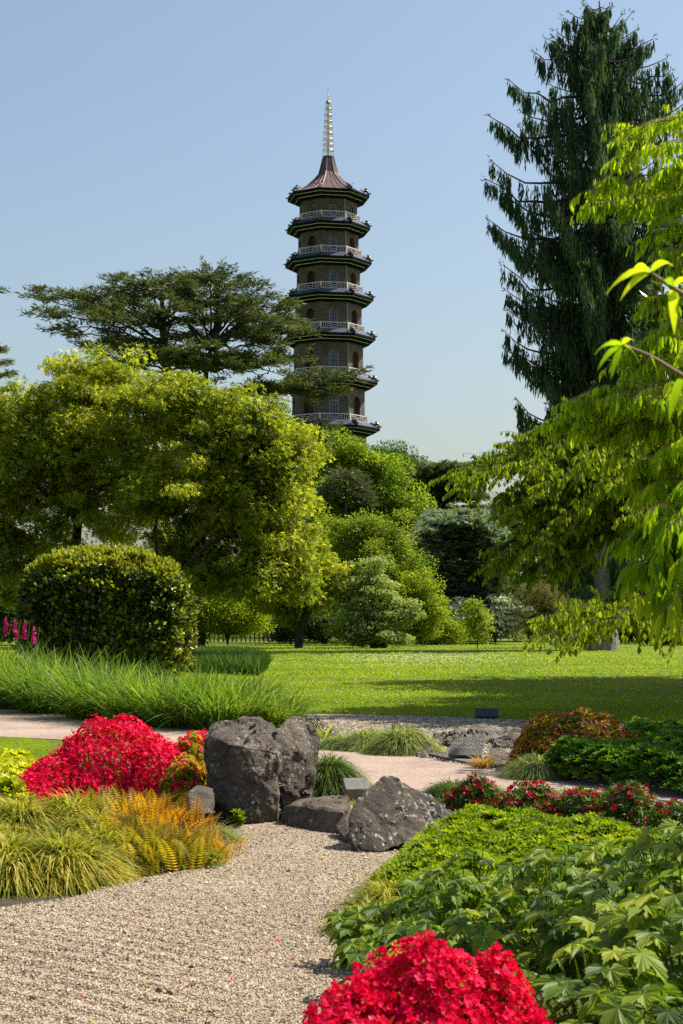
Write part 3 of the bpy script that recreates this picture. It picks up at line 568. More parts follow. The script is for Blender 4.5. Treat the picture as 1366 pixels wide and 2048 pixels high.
# crimson azalea row in the shade
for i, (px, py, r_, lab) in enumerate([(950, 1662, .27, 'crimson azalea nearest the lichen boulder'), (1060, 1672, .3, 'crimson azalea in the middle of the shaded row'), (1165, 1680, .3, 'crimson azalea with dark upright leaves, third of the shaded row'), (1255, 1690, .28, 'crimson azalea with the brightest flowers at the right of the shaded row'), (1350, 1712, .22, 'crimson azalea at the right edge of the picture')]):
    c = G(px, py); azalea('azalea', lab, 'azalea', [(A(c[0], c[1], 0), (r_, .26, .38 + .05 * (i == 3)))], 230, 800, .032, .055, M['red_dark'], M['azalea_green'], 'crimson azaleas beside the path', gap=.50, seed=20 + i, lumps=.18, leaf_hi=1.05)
def shrub(name, label, cat, c, r, layers, group=None, stems=M['bark'], sw=.012, zc=None):
    """layers: (template, n, size, mat, lo, hi, spreadN)"""
    t = thing(name, label, cat, (c[0], c[1], 0), group); g = Geo()
    for i in range(9):
        a = R.random() * 6.28; e = A(c[0] + math.cos(a) * r[0] * .6, c[1] + math.sin(a) * r[1] * .6, c[2] + r[2] * .65); b = A(c[0], c[1], 0)
        tt = np.linspace(0, 1, 5)[:, None]; g.tube(b * (1 - tt) + e * tt, np.linspace(sw * max(r), sw * max(r) * .3, 5), 4)
    g.build('stems', stems, t)
    for j, (T, n, s_, mt, lo, hi, sp, nm) in enumerate(layers):
        P, N = dome(c, r, n, lo, hi, .12, 3.5, 7 + int(abs(c[0]) * 10) % 50); g = Geo()
        g.leaves(T, P, nrm(np.cross(N, rdir(n)) + N * .3), outward(N, sp), s_ * (.6 + .8 * R.random(n))); g.build(nm, mt, t)
    return t
shrub('dwarf_maple_mound', 'domed shrub with red and yellow leaf tips beyond the path', 'shrub', (2.69, 18.65, 0), (.78, .66, .65), [(T_DIA, 16000, .05, M['mound'], .8, 1.0, .6, 'foliage'), (T_DIA, 2200, .05, M['mound_red'], .98, 1.03, .5, 'red_tips')])
# low evergreen hedge right of the mound
def cover(name, label, cat, poly, hf, n, T, size, mat, kind=None, tilt=.35, under=None, group=None):
    pts = in_poly(poly, n); P = np.column_stack([pts, np.zeros(n)]); h = hf(pts[:, 0], pts[:, 1]) * (1 + .26 * fnoise(P, 4, 4) + .14 * fnoise(P, 12, 5))
    P[:, 2] = h * (1 - .4 * R.random(n) ** 2.5); g = Geo()
    Nn = nrm(R.normal(0, tilt, (n, 3)) + [0, 0, 1]); g.leaves(T, P, nrm(np.cross(Nn, rdir(n))), Nn, size * (.65 + .6 * R.random(n)))
    c = np.append(np.mean(pts, 0), 0); return tag(g.build(name, mat, base=c), label, cat, group, kind)
def edge_h(poly, H, soft):
    poly = np.asarray(poly)[:, :2]
    def f(x, y):
        q = np.stack([x, y], 1); dm = np.full(len(q), 9.)
        for i in range(len(poly)):
            a, b = poly[i], poly[(i + 1) % len(poly)]; ab = b - a; t = np.clip(((q - a) @ ab) / (ab @ ab + 1e-9), 0, 1)
            dm = np.minimum(dm, np.linalg.norm(q - a - t[:, None] * ab, axis=1))
        return H * np.clip(dm / soft, 0.05, 1) ** .5
    return f
ph = [G(1075, 1556), G(1150, 1570), G(1260, 1585), G(1400, 1602), G(1600, 1615), A(7, 21, 0), A(3.6, 21.2, 0)]
cover('low_hedge', 'dark green low evergreen planting beside the path at the right', 'ground cover', ph, edge_h(ph, .36, .25), 8000, T_ROS, .075, M['pachy'], 'stuff')
sk = [G(740, 1790), G(835, 1700), G(925, 1668), G(1050, 1696), G(1200, 1708), G(1366, 1735), G(1600, 1765), A(3.3, 7.2, 0), A(1.2, 7.6, 0), A(.45, 8.6, 0)]
cover('ground_cover', 'bright green whorled ground cover filling the right bed behind the lobed leaves', 'ground cover', sk, edge_h(sk, .27, .35), 12000, T_ROS, .060, M['skimmia'], 'stuff')
lc = [G(-150, 1640), G(-150, 1570), G(30, 1562), G(100, 1580), G(110, 1620), G(60, 1650)]
cover('lime_plant', 'lime yellow leafy plants at the left edge before the red azalea', 'ground cover', lc, edge_h(lc, .33, .2), 2600, T_ROS, .07, M['lime_cover'], 'stuff')
# shiny green plants between big boulder and fern
for i, (px, py, h, lab) in enumerate([(395, 1580, .32, 'green leaf whorls just left of the big boulder, upper'), (425, 1610, .30, 'green leaf whorls at the left foot of the big boulder'), (455, 1640, .22, 'green leaf whorls nearest the gravel by the big boulder'), (478, 1656, .13, 'smallest green leaf whorl on the gravel edge by the big boulder')]):
    c = G(px, py) - A(0, .0, 0); t = thing('leafy_plant', lab, 'plant', c, 'leafy plants beside the big boulder'); g = Geo(); g2 = Geo()
    for q in range(7 if i < 3 else 4):
        e = c + A(R.normal(0, .05), R.normal(0, .05), h * (.5 + .5 * R.random())); g.tube([c, (c + e) / 2 + R.normal(0, .01, 3), e], .004, 4)
        nn = nrm(A(R.normal(0, .35), R.normal(0, .35) - .2, 1)); g2.leaves(T_ROS, e[None], nrm(np.cross(nn, rdir(1))), nn[None], .075)
        g2.leaves(T_ROS, e[None] - A(0, 0, .05), nrm(np.cross(nn, rdir(1))), nn[None], .085)
    g.build('stems', M['skimmia'], t); g2.build('leaves', M['skimmia'], t)
pl_ = [G(360, 1748), G(440, 1745), G(448, 1715), G(400, 1700)]
cover('creeping_plant', 'small round-leaved creeper at the gravel edge below the orange fern', 'plant', pl_, edge_h(pl_, .12, .06), 420, T_DIA, .06, M['skimmia'], 'stuff')
# ferns
def fern(label, c, nfr, L, mat, group, low=None):
    t = thing('fern', label, 'fern', c, group); g = Geo(); gs = Geo()
    for i in range(nfr):
        a = R.random() * 6.28; el = .75 + .75 * R.random(); d = A(math.cos(a) * math.cos(el), math.sin(a) * math.cos(el), math.sin(el)); l_ = L * (.6 + .5 * R.random())
        K = 24; tt = np.linspace(0, 1, K); rj = R.normal(0, .11, 2); P = c + A(rj[0], rj[1], 0) + d * (l_ * tt)[:, None]; P[:, 2] -= l_ * .36 * tt ** 2.6; P[:, 2] = np.maximum(P[:, 2], .02)
        gs.tube(P[::3], np.linspace(.003, .001, len(P[::3])), 3)
        tg = nrm(np.gradient(P, axis=0)); up = nrm(A(0, 0, 1) - tg * tg[:, 2:3] + R.normal(0, .15, 3)); sd_ = np.cross(tg, up); Lp = l_ * .125 * np.sin(np.clip(tt * 1.0 + .12, 0, 1) * math.pi) ** .8 * (1 - .5 * tt)
        rn = np.clip(R.normal(.5, .22) + R.normal(0, .1, K), 0, 1)
        for s_ in (-1, 1):
            D = nrm(sd_ * s_ + tg * .45 - [0, 0, .15]); g.leaves(T_PIN, P[2:], D[2:], up[2:], Lp[2:], rn[2:])
    gs.build('fronds_midrib', M['twig'], t); g.build('fronds', mat, t); return t
def fr_t():
    V = [(0, 0, 0)]; 
    n = 5; L_ = [(0, 0, 0)]; 
    pts = []; 
    for i in range(n):
        y = (i + .5) / n; w_ = .13 * (1 - y * .8); pts += [(-w_, y, 0), (-w_ * .4, y + .08, 0)]
    left = [(0, 0, 0)] + pts + [(0, 1, 0)]; V = left + [(-x, y, z) for x, y, z in left[1:-1]]; m = len(left)
    # strip: connect left i with right i
    Fc = [[0, m, 1, 1]]
    F2 = []
    for i in range(1, m - 2): F2.append([i, m + i - 1, m + i, i + 1])
    return tmpl(V, F2)
T_FR = fr_t(); T_PIN = tmpl(T_NAR[0] * [1.0, 1, 1], T_NAR[1])
fl = 'orange ferns in front of the red azalea'
for px, py, L_, mt, lab in [(300, 1700, .5, 'fern', 'tall orange fern in the middle of the left bed'), (360, 1700, .34, 'fern', 'orange fern leaning over the small rock'), (250, 1740, .42, 'fern_low', 'greener fern at the left of the orange ferns'), (330, 1742, .40, 'fern_low', 'yellow-green fern hanging over the gravel edge'),
                       (395, 1728, .27, 'fern', 'small orange fern at the right edge of the left bed'), (235, 1680, .45, 'fern_low', 'olive fern between the striped grass and the red azalea')]:
    fern(lab, G(px, py), 130, L_ * 1.45, M[mt], fl)

# big lobed-leaf plants in the right foreground
al = 'large lobed-leaf plants of the right foreground'
spots = [(.55, 7.9, .50, 'lobed-leaf plant at the left end of the bed, behind the striped tufts'), (1.0, 7.8, .60, 'lobed-leaf plant in the middle, below the ground cover'), (.55, 6.7, .52, 'lobed-leaf plant just above the nearest red azalea'), (1.0, 6.5, .66, 'lobed-leaf plant with the largest leaf, right of the red azalea'),
         (1.42, 6.9, .84, 'pale lobed-leaf plant at the right picture edge, farther back'), (.86, 5.4, .64, 'dark-leaved lobed plant at the lower right, beside the nearest azalea'), (1.22, 5.7, .84, 'tallest lobed-leaf plant at the right picture edge'), (.30, 7.2, .36, 'low lobed-leaf plant spilling towards the gravel'), (1.75, 7.8, .74, 'lobed-leaf plant farthest right'), (1.0, 4.9, .66, 'lobed-leaf plant in the lower right corner'), (1.38, 7.9, .64, 'lobed-leaf plant between the ground cover and the pale right one'),
         (.28, 8.0, .34, 'small lobed-leaf plant next to the striped tufts at the bed edge'), (.70, 8.7, .46, 'lobed-leaf plant pushing up through the ground cover, left'), (1.25, 8.9, .50, 'lobed-leaf plant pushing up through the ground cover, right'), (1.95, 8.8, .66, 'lobed-leaf plant at the right edge behind the others'), (.42, 6.0, .40, 'low lobed-leaf plant just behind the left shoulder of the nearest azalea')]
for x, y, h, lab in spots:
    c = A(x, y, 0); t = thing('lobed_leaf_plant', lab, 'plant', c, al); g = Geo(); gs = Geo(); n = 95
    for i in range(n):
        a = R.random() * 6.28; rr = .30 * math.sqrt(R.random()); z = h * (.35 + .7 * R.random() ** .6) * (1 - .25 * (rr / .3) ** 2)
        e = c + A(math.cos(a) * rr, math.sin(a) * rr, z); gs.tube([c + A(math.cos(a) * .03, math.sin(a) * .03, 0), c + A(math.cos(a) * rr * .5, math.sin(a) * rr * .5, z * .65), e], .003, 4)
        oo = nrm(A(math.cos(a), math.sin(a) - .25, -.35) + R.normal(0, .25, 3)); nn = nrm(A(math.cos(a) * .5, math.sin(a) * .5 - .25, 1) + R.normal(0, .25, 3))
        g.leaves(T_PALM, e[None], oo, nn[None], .055 + .05 * R.random() + .035 * (y < 6.6) * R.random())
    gs.build('stems', M['skimmia'], t); g.build('leaves', M['anemone'], t)

# ------------------------------------------------------------------ clipped hedge block
hc = A((215 - 683) / F * 49.5, 49.5, 0); t = thing('clipped_shrub', 'large clipped boxy evergreen shrub behind the tall grass', 'shrub', hc)
def sbox(n, lo, hi, r, c, e=.55, ls=6):
    d = rdir(n); d[:, 2] = d[:, 2] * 1.0; dd = np.sign(d) * np.abs(d) ** e; dd /= (np.abs(dd) ** 3.6).sum(1, keepdims=True) ** (1 / 3.6)
    rad = lo + (hi - lo) * R.random(n) ** .5; rad *= 1 + .08 * fnoise(dd, ls, 3) + .06 * fnoise(dd, 14, 4)
    return c + dd * r * rad[:, None], nrm(np.sign(dd) * np.abs(dd) ** 4)
P, N = sbox(62000, .80, 1.0, A(2.42, 2.0, 1.95), hc + A(0, 0, 1.78), e=.80); k = P[:, 2] > 0; P, N = P[k], N[k]
P[:, 2] -= .28 * np.clip((np.abs(P[:, 0] - hc[0] + .25) / 2.3) ** 2.4, 0, 1.2) * np.clip(P[:, 2] / 3.6, 0, 1)
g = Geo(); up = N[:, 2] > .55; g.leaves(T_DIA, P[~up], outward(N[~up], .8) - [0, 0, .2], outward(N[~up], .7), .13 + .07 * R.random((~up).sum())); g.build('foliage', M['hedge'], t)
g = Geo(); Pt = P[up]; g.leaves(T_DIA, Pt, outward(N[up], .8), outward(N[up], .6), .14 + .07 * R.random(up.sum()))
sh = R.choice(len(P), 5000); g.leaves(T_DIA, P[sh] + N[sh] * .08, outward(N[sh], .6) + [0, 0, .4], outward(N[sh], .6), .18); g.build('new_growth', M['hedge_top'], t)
g = Geo()
for i in range(14):
    a = R.random() * 6.28; e = hc + A(math.cos(a) * 1.6, math.sin(a) * 1.2, 3.0); tt = np.linspace(0, 1, 5)[:, None]; g.tube(hc * (1 - tt) + e * tt, np.linspace(.08, .02, 5), 5)
g.build('trunk', M['bark'], t)

# ------------------------------------------------------------------ broadleaf trees
def skeleton(trunks, targets, jit=.08):
    """trunks: list of polylines. grows each target from the nearest node. returns chains + weights"""
    P = []; par = []; 
    for pl in trunks:
        prev = -1
        for q in pl: P.append(np.array(q, float)); par.append(prev); prev = len(P) - 1
    c0 = np.mean([pl[-1] for pl in trunks], 0)
    order = np.argsort(np.linalg.norm(targets - c0, axis=1))
    end = []
    for i in order:
        q = targets[i]; arr = np.array(P); dv = q - arr; dist = np.linalg.norm(dv, axis=1)
        pen = dist * (1 + .8 * np.clip(-dv[:, 2] / (dist + .01), 0, 1)); j = int(np.argmin(pen)); a = arr[j]; L_ = dist[j]
        m = max(2, int(L_ / .9) + 1); prev = j
        dirp = nrm(a - arr[par[j]]) if par[j] >= 0 else A(0, 0, 1)
        ctl = a + dirp * L_ * .35 + A(0, 0, .08 * L_)
        for s_ in range(1, m + 1):
            u = s_ / m; p = (1 - u) ** 2 * a + 2 * u * (1 - u) * ctl + u * u * q + (R.normal(0, jit * L_ / m, 3) if s_ < m else 0)
            P.append(p); par.append(prev); prev = len(P) - 1
        end.append(prev)
    P = np.array(P); wt = np.zeros(len(P))
    for e in end:
        while e >= 0: wt[e] += 1; e = par[e]
    return P, np.array(par), wt
def limb_mesh(g, P, par, wt, rk, ex=.5, rmin=.012, sides=5):
    ch = {}
    for i, p in enumerate(par):
        if p >= 0: ch.setdefault(p, []).append(i)
    rad = lambda i: max(rmin, rk * wt[i] ** ex)
    starts = [(i, None) for i, p in enumerate(par) if p < 0]
    while starts:
        i, pa = starts.pop(); pts = [P[i]]; rs = [rad(i)]
        if pa is not None: pts.insert(0, P[pa]); rs.insert(0, min(rad(pa), rad(i) * 1.25))
        while i in ch:
            c = sorted(ch[i], key=lambda k: -wt[k]); 
            for o_ in c[1:]: starts.append((o_, i))
            i = c[0]; pts.append(P[i]); rs.append(rad(i))
        if len(pts) > 1: g.tube(pts, rs, 8 if rs[0] > .12 else sides)
def crown_pts(ells, n, bias=.5, sep=0):
    """sample n clump centres in a union of ellipsoids (cx,cy,cz,rx,ry,rz)"""
    E = np.array(ells, float); vol = np.prod(E[:, 3:], 1) ** .72; pk = R.choice(len(E), n, p=vol / vol.sum())
    d = rdir(n); rad = R.random(n) ** bias; rad = rad * (1 + R.normal(0, .17, n)); return E[pk, :3] + d * rad[:, None] * E[pk, 3:]
def PE(px, py, rx, ry, Y, dy=0, rd=None):
    c = W(px, py, Y); k = Y / F; return (c[0], Y + dy, c[2], rx * k, (rd or (rx * .8)) * k, ry * k)
def broad_tree(name, label, cat, base, trunks, ells, ncl, per, csz, lsz, mat, T=T_STAR, rk=.035, group=None, flat=.55, bark='bark', bias=.4, extra=None, shell=False, fullskel=None, ex=.5):
    t = thing(name, label, cat, base, group)
    C = crown_pts(ells, ncl, bias); C = C[C[:, 2] > csz * .4]
    P, par, wt = skeleton(trunks, C[:fullskel] if fullskel else C); g = Geo(); limb_mesh(g, P, par, wt, rk, ex); g.build('trunk', M[bark], t)
    n = len(C) * per; k = np.repeat(np.arange(len(C)), per)
    d = rdir(n); rad = (R.random(n) ** (.25 if shell else .55)); cs = csz * (.6 + .7 * R.random(len(C)))
    Pn = C[k] + d * (rad * cs[k])[:, None] * [1, 1, flat]
    N = nrm(d * .7 + R.normal(0, .5, (n, 3)) + [0, 0, .5]); D = nrm(d * .8 + R.normal(0, .6, (n, 3)) - [0, 0, .25])
    ok = Pn[:, 2] > .05; cr = R.normal(0, .1, len(C))
    g = Geo(); g.leaves(T, Pn[ok], D[ok], N[ok], lsz * (.6 + .7 * R.random(ok.sum())), np.clip(R.random(ok.sum()) * .8 + .1 + cr[k][ok], 0, 1)); g.build('crown', mat, t)
    if extra: # blossoms on top of clumps
        Te, ne, se, me = extra; kk = R.choice(len(C), ne); d = rdir(ne); d[:, 2] = np.abs(d[:, 2]); g = Geo()
        g.leaves(Te, C[kk] + d * cs[kk][:, None] * [1, 1, flat], nrm(np.cross(d, rdir(ne))), outward(d, .3), se * (.6 + .7 * R.random(ne))); g.build('blossoms', me, t)
    return t

# big spreading trees left
Y0 = 60
b1 = A(*W(165, 1330, Y0)); b1[2] = 0
tr1 = [[b1, W(160, 1200, Y0), W(150, 1130, Y0), W(158, 1000, Y0), W(150, 900, Y0)], [b1 + A(.2, 0, 0), W(200, 1160, Y0 - .5), W(245, 1080, Y0 - 1), W(290, 960, Y0 - 1)], [b1 - A(.2, 0, 0), W(90, 1150, Y0), W(30, 1060, Y0)]]
broad_tree('spreading_tree', 'big yellow-green leafy tree filling the left edge behind the clipped shrub', 'tree', b1, tr1,
    [PE(195, 765, 95, 65, Y0, rd=140), PE(75, 850, 130, 75, Y0, rd=170), PE(240, 870, 130, 100, Y0, -1, 170), PE(40, 980, 150, 110, Y0, rd=170), PE(230, 1010, 150, 90, Y0, rd=170), PE(-60, 900, 130, 160, Y0), PE(30, 1120, 120, 80, Y0)],
    600, 122, .74, .10, M['left_tree'], rk=.013, ex=.52)
b2 = A(*W(330, 1320, 56)); b2[2] = 0
tr2 = [[b2, W(345, 1180, 56), W(365, 1140, 56), W(410, 1095, 56), W(480, 1050, 56), W(540, 980, 56)], [b2 + A(-.1, .1, 0), W(318, 1160, 56.5), W(310, 1060, 57), W(330, 950, 57), W(370, 860, 57)], [b2 + A(.1, .1, 0), W(340, 1200, 57), W(420, 1000, 58), W(440, 900, 58)]]
broad_tree('spreading_tree', 'big yellow-green leafy tree with a dark leaning limb, right of the first', 'tree', b2, tr2,
    [PE(340, 805, 95, 55, 57, rd=130), PE(450, 850, 100, 75, 57, rd=140), PE(520, 848, 60, 45, 57, rd=110), PE(590, 915, 40, 50, 57, rd=90), PE(555, 925, 68, 80, 57, rd=120), PE(400, 970, 150, 100, 57, rd=160), PE(545, 1050, 95, 80, 57, rd=140), PE(480, 1150, 120, 50, 57, rd=120), PE(600, 1150, 42, 70, 57), PE(390, 1090, 100, 55, 58)],
    600, 122, .72, .097, M['left_tree'], rk=.013, ex=.52)
Yc = 100; b = A(*W(597, 1296, Yc)); b[2] = 0
broad_tree('small_tree', 'small forked tree on the far lawn below the spreading tree', 'tree', b, [[b, W(597, 1262, Yc), W(590, 1235, Yc), W(575, 1190, Yc)], [b, W(600, 1262, Yc), W(612, 1230, Yc), W(625, 1190, Yc)]],
    [PE(560, 1185, 70, 55, Yc), PE(630, 1170, 60, 55, Yc), PE(600, 1120, 60, 60, Yc)], 130, 130, .9, .16, M['left_tree'], rk=.028)
# background broadleaf trees, centre
def bt(px, Y, trunk_y=None): b = A(*W(px, 1300, Y)); b[2] = 0; return b
b = bt(700, 125); broad_tree('rounded_tree', 'tall lime-green tree with rounded billowing crown below the tower', 'tree', b, [[b, W(700, 1150, 125), W(700, 1000, 125)]],
    [PE(690, 915, 28, 30, 125), PE(650, 935, 32, 40, 125), PE(700, 1130, 60, 60, 125), PE(810, 1120, 40, 60, 125), PE(725, 922, 38, 36, 125), PE(665, 905, 25, 30, 125), PE(770, 960, 45, 50, 125), PE(720, 990, 60, 60, 125), PE(803, 1032, 44, 72, 125), PE(670, 1000, 50, 60, 125), PE(760, 1080, 60, 60, 125)], 120, 750, 1.25, .21, M['lime'], T=T_DIA, rk=.05, shell=True, flat=.85)
b = bt(800, 140); broad_tree('dark_green_tree', 'tall mid-green tree behind the lime one, sloping down to the right', 'tree', b, [[b, W(800, 1100, 140), W(800, 980, 140)]],
    [PE(772, 918, 40, 36, 140), PE(822, 938, 42, 42, 140), PE(858, 985, 34, 48, 140), PE(850, 1060, 50, 60, 140), PE(800, 1040, 60, 70, 140)], 150, 420, 1.3, .22, M['midgreen'], T=T_DIA, rk=.05, shell=True)
b = bt(745, 112); broad_tree('bronze_tree', 'bronze-tinted leafy tree in front of the lime tree', 'tree', b, [[b, W(745, 1180, 112), W(740, 1120, 112)]],
    [PE(715, 1052, 34, 34, 112), PE(662, 1075, 30, 50, 112), PE(792, 1085, 36, 42, 112), PE(750, 1085, 50, 50, 112), PE(740, 1140, 85, 60, 112), PE(680, 1170, 50, 80, 112), PE(800, 1140, 35, 50, 112)], 170, 230, 1.0, .18, M['bronze'], T=T_DIA, rk=.04)
b = bt(757, 100); broad_tree('flowering_shrub', 'pale layered flowering small tree with a dark stem on the lawn', 'small tree', b, [[b, W(755, 1250, 100), W(750, 1200, 100)]],
    [PE(740, 1140, 40, 28, 100), PE(755, 1180, 55, 35, 100), PE(745, 1225, 60, 35, 100), PE(715, 1200, 40, 50, 100), PE(800, 1215, 40, 40, 100), PE(760, 1270, 75, 25, 100), PE(700, 1250, 35, 35, 100)], 170, 190, .75, .15, M['pale_shrub'], T=T_DIA, rk=.04, flat=.4, extra=(T_FLO4, 3500, .09, M['cream']))
b = bt(840, 108); broad_tree('yellow_shrub', 'bright yellow-green bush right of the flowering small tree', 'bush', b, [[b, W(840, 1260, 108)]],
    [PE(835, 1190, 40, 45, 108), PE(850, 1240, 38, 45, 108), PE(820, 1230, 40, 50, 108)], 90, 260, .9, .17, M['yellow_shrub'], T=T_DIA, rk=.03)
b = bt(455, 105); broad_tree('bright_bush', 'sunlit bright bush seen under the spreading tree', 'bush', b, [[b, W(455, 1260, 105)]], [PE(440, 1225, 60, 40, 105), PE(500, 1235, 40, 35, 105), PE(400, 1240, 35, 30, 105)], 90, 200, .9, .17, M['yellow_shrub'], T=T_DIA, rk=.03)
b = bt(870, 112); broad_tree('bright_bush', 'sunlit bright bush beside the yellow-green one at the lawn edge', 'bush', b, [[b, W(870, 1270, 112)]], [PE(865, 1255, 28, 28, 112), PE(900, 1262, 25, 22, 112)], 60, 170, .8, .16, M['yellow_shrub'], T=T_DIA, rk=.03)
b = bt(650, 118); broad_tree('dark_bush', 'dark green bush between the small forked tree and the flowering tree', 'bush', b, [[b, W(650, 1260, 118)]], [PE(650, 1240, 50, 40, 118), PE(570, 1250, 50, 35, 118), PE(690, 1250, 40, 35, 118)], 90, 220, .9, .17, M['midgreen'], T=T_DIA, rk=.03)
b = A(*W(955, 1309, 80)); b[2] = 0
broad_tree('sapling', 'thin young sapling standing alone on the lawn', 'tree', b, [[b, W(955, 1280, 80), W(953, 1250, 80), W(952, 1215, 80)]], [PE(955, 1245, 32, 40, 80), PE(950, 1215, 18, 25, 80)], 75, 42, .36, .12, M['yellow_shrub'], T=T_DIA, rk=.010, ex=.35)
b = bt(990, 116); broad_tree('white_bush', 'bush covered in white flowers behind the sapling', 'bush', b, [[b, W(990, 1270, 116)]], [PE(930, 1235, 32, 32, 116), PE(975, 1240, 35, 35, 116), PE(1015, 1235, 35, 40, 116)], 90, 220, .8, .16, M['pale_shrub'], T=T_DIA, rk=.03, extra=(T_FLO4, 6000, .11, M['white_petal']))
b = bt(1090, 100); broad_tree('weeping_shrub', 'brownish twiggy weeping shrub left of the spruce trunk', 'shrub', b, [[b, W(1090, 1240, 100), W(1090, 1190, 100)]], [PE(1085, 1190, 50, 30, 100), PE(1070, 1240, 45, 45, 100), PE(1115, 1235, 35, 45, 100), PE(1040, 1180, 25, 18, 100)], 160, 170, .7, .12, M['brown_shrub'], T=T_NAR, rk=.02)
for px, Y, top, rx, lab in [(905, 128, 1195, 40, 'low green bush left of the white-flowered bush'), (1290, 118, 1215, 60, 'green bush beyond the lawn right of the spruce trunk'), (1360, 110, 1225, 50, 'green bush at the far right end of the lawn'), (300, 112, 1180, 60, 'green bush beyond the clipped shrub'), (150, 112, 1170, 80, 'green bush seen under the spreading tree at the left'), (20, 110, 1180, 70, 'green bush at the far left behind the tall grass')]:
    b = bt(px, Y); broad_tree('green_bush', lab, 'bush', b, [[b, W(px, 1265, Y)]], [PE(px, (top + 1285) / 2, rx, (1285 - top) / 2, Y)], 80, 200, 1.0, .19, M['midgreen'], T=T_DIA, rk=.03, group='green bushes around the lawn')

# far belt of woodland closing the horizon
n = 260; X = np.linspace(-75, 85, n) + R.normal(0, 1, n); Yw = 185 + R.random(n) * 25; px_ = 683 + X / Yw * F; tp = np.interp(px_, [-600, 0, 350, 640, 880, 1000, 1400, 2200], [11, 10, 9, 10, 8, 6.2, 9, 11])
E = [(x, y, h * .5, 2.6, 2.6, h * .5) for x, y, h in zip(X, Yw, tp * (.75 + .4 * R.random(n)))]
C = crown_pts(E, 2600, .35); k = np.repeat(np.arange(len(C)), 36); d = rdir(len(k)); Pn = C[k] + d * (R.random(len(k)) ** .4 * 1.3)[:, None]; ok = Pn[:, 2] > 0
g = Geo(); g.leaves(T_DIA, Pn[ok], rdir(ok.sum()), nrm(d[ok] + [0, 0, .4]), .5 + .3 * R.random(ok.sum())); tag(g.build('far_wood', M['darkwood']), 'far-off dark woodland closing the view behind the lawn', 'woodland', kind='stuff')

# ------------------------------------------------------------------ conifers
def spray_limb(g, gb, a, e, sag, lsp, ssz, start=.3, step=.32, r0=.09, tw=1.0, thick=.25, tilt=.15, gap=0):
    """limb from a to e, flat sprays of needle slivers left and right of it"""
    L_ = np.linalg.norm(e - a); K = 9; u = np.linspace(0, 1, K)[:, None]; P = a * (1 - u) + e * u; P[:, 2] += sag * L_ * np.sin(u[:, 0] * math.pi) + R.normal(0, .02 * L_, K) * (u[:, 0] > 0); P[:, :2] += R.normal(0, .018 * L_, (K, 2))
    gb.tube(P, np.linspace(r0, r0 * .2, K), 5)
    m = int(L_ * (1 - start) / step) + 2; tt = np.linspace(start, 1, m); Q = np.stack([np.interp(tt * (K - 1), np.arange(K), P[:, i]) for i in range(3)], 1)
    ax = nrm((e - a) * [1, 1, .3])
    for q, t_ in zip(Q, tt):
        gapv = math.sin(q[0] * 2.3 + q[2] * 1.7) + math.sin(q[1] * 1.9 + q[0])
        for s_ in (-1, 1):
            if gap and (gapv < -.55 or R.random() < .1): continue
            l_ = lsp * (.5 + .6 * R.random()) * (1.15 - .6 * t_) + .2
            ang = s_ * (1.1 - .7 * t_ + R.normal(0, .25)); c, s2 = math.cos(ang), math.sin(ang)
            d = nrm(A(ax[0] * c - ax[1] * s2, ax[0] * s2 + ax[1] * c, R.normal(tilt, .12)))
            kk = max(4, int(l_ / (.10 * tw))); v = np.linspace(.05, 1, kk); B = q + d * (l_ * v)[:, None]; B[:, 2] += thick * (R.random(kk) - .3) - .12 * l_ * v ** 2
            for r_ in range(3):
                sa = R.choice([-1, 1], kk) * (.5 + .5 * R.random(kk)); D = nrm(np.stack([d[0] * np.cos(sa) - d[1] * np.sin(sa), d[0] * np.sin(sa) + d[1] * np.cos(sa), R.normal(.12, .3, kk)], 1))
                g.leaves(T_SLV, B + R.normal(0, .07, (kk, 3)), D, nrm(A(0, 0, 1) + R.normal(0, .5, (kk, 3))), ssz * (.7 + .6 * R.random(kk)))
def cedar(label, base, trunk, limbs, mat, group=None, name='cedar_tree', lsp=1.5, ssz=.42, r=.5, fill=0, Yc=105, **kw):
    t = thing(name, label, 'tree', base, group); g = Geo(); gb = Geo()
    for tr in trunk: gb.tube(tr, np.linspace(r, r * .25, len(tr)), 8)
    for a, e in limbs:
        e = np.array(e); spray_limb(g, gb, np.array(a), e, .05, lsp, ssz, **kw)
        for j in range(fill): # side limbs
            u = .35 + .5 * R.random(); s_ = a + (e - a) * u; L_ = np.linalg.norm(e - a) * .45; hd = nrm((e - a) * [1, 1, 0]); an = R.choice([-1, 1]) * (.4 + .7 * R.random())
            dd = A(hd[0] * math.cos(an) - hd[1] * math.sin(an), hd[0] * math.sin(an) + hd[1] * math.cos(an), .12); spray_limb(g, gb, s_, s_ + dd * L_, .03, lsp * .8, ssz, r0=.04, **{**kw, 'start': .25})
    g.build('crown', mat, t); gb.build('trunk', M['bark'], t); return t
Yk = 105
def LM(ax_, ay, tips, Yb=Yk): return [(W(ax_, ay, Yb), W(ax_ + (x - ax_) * .95, y + 6, Yb + dy)) for x, y, dy in tips]
b = A(*W(330, 1290, Yk)); b[2] = 0
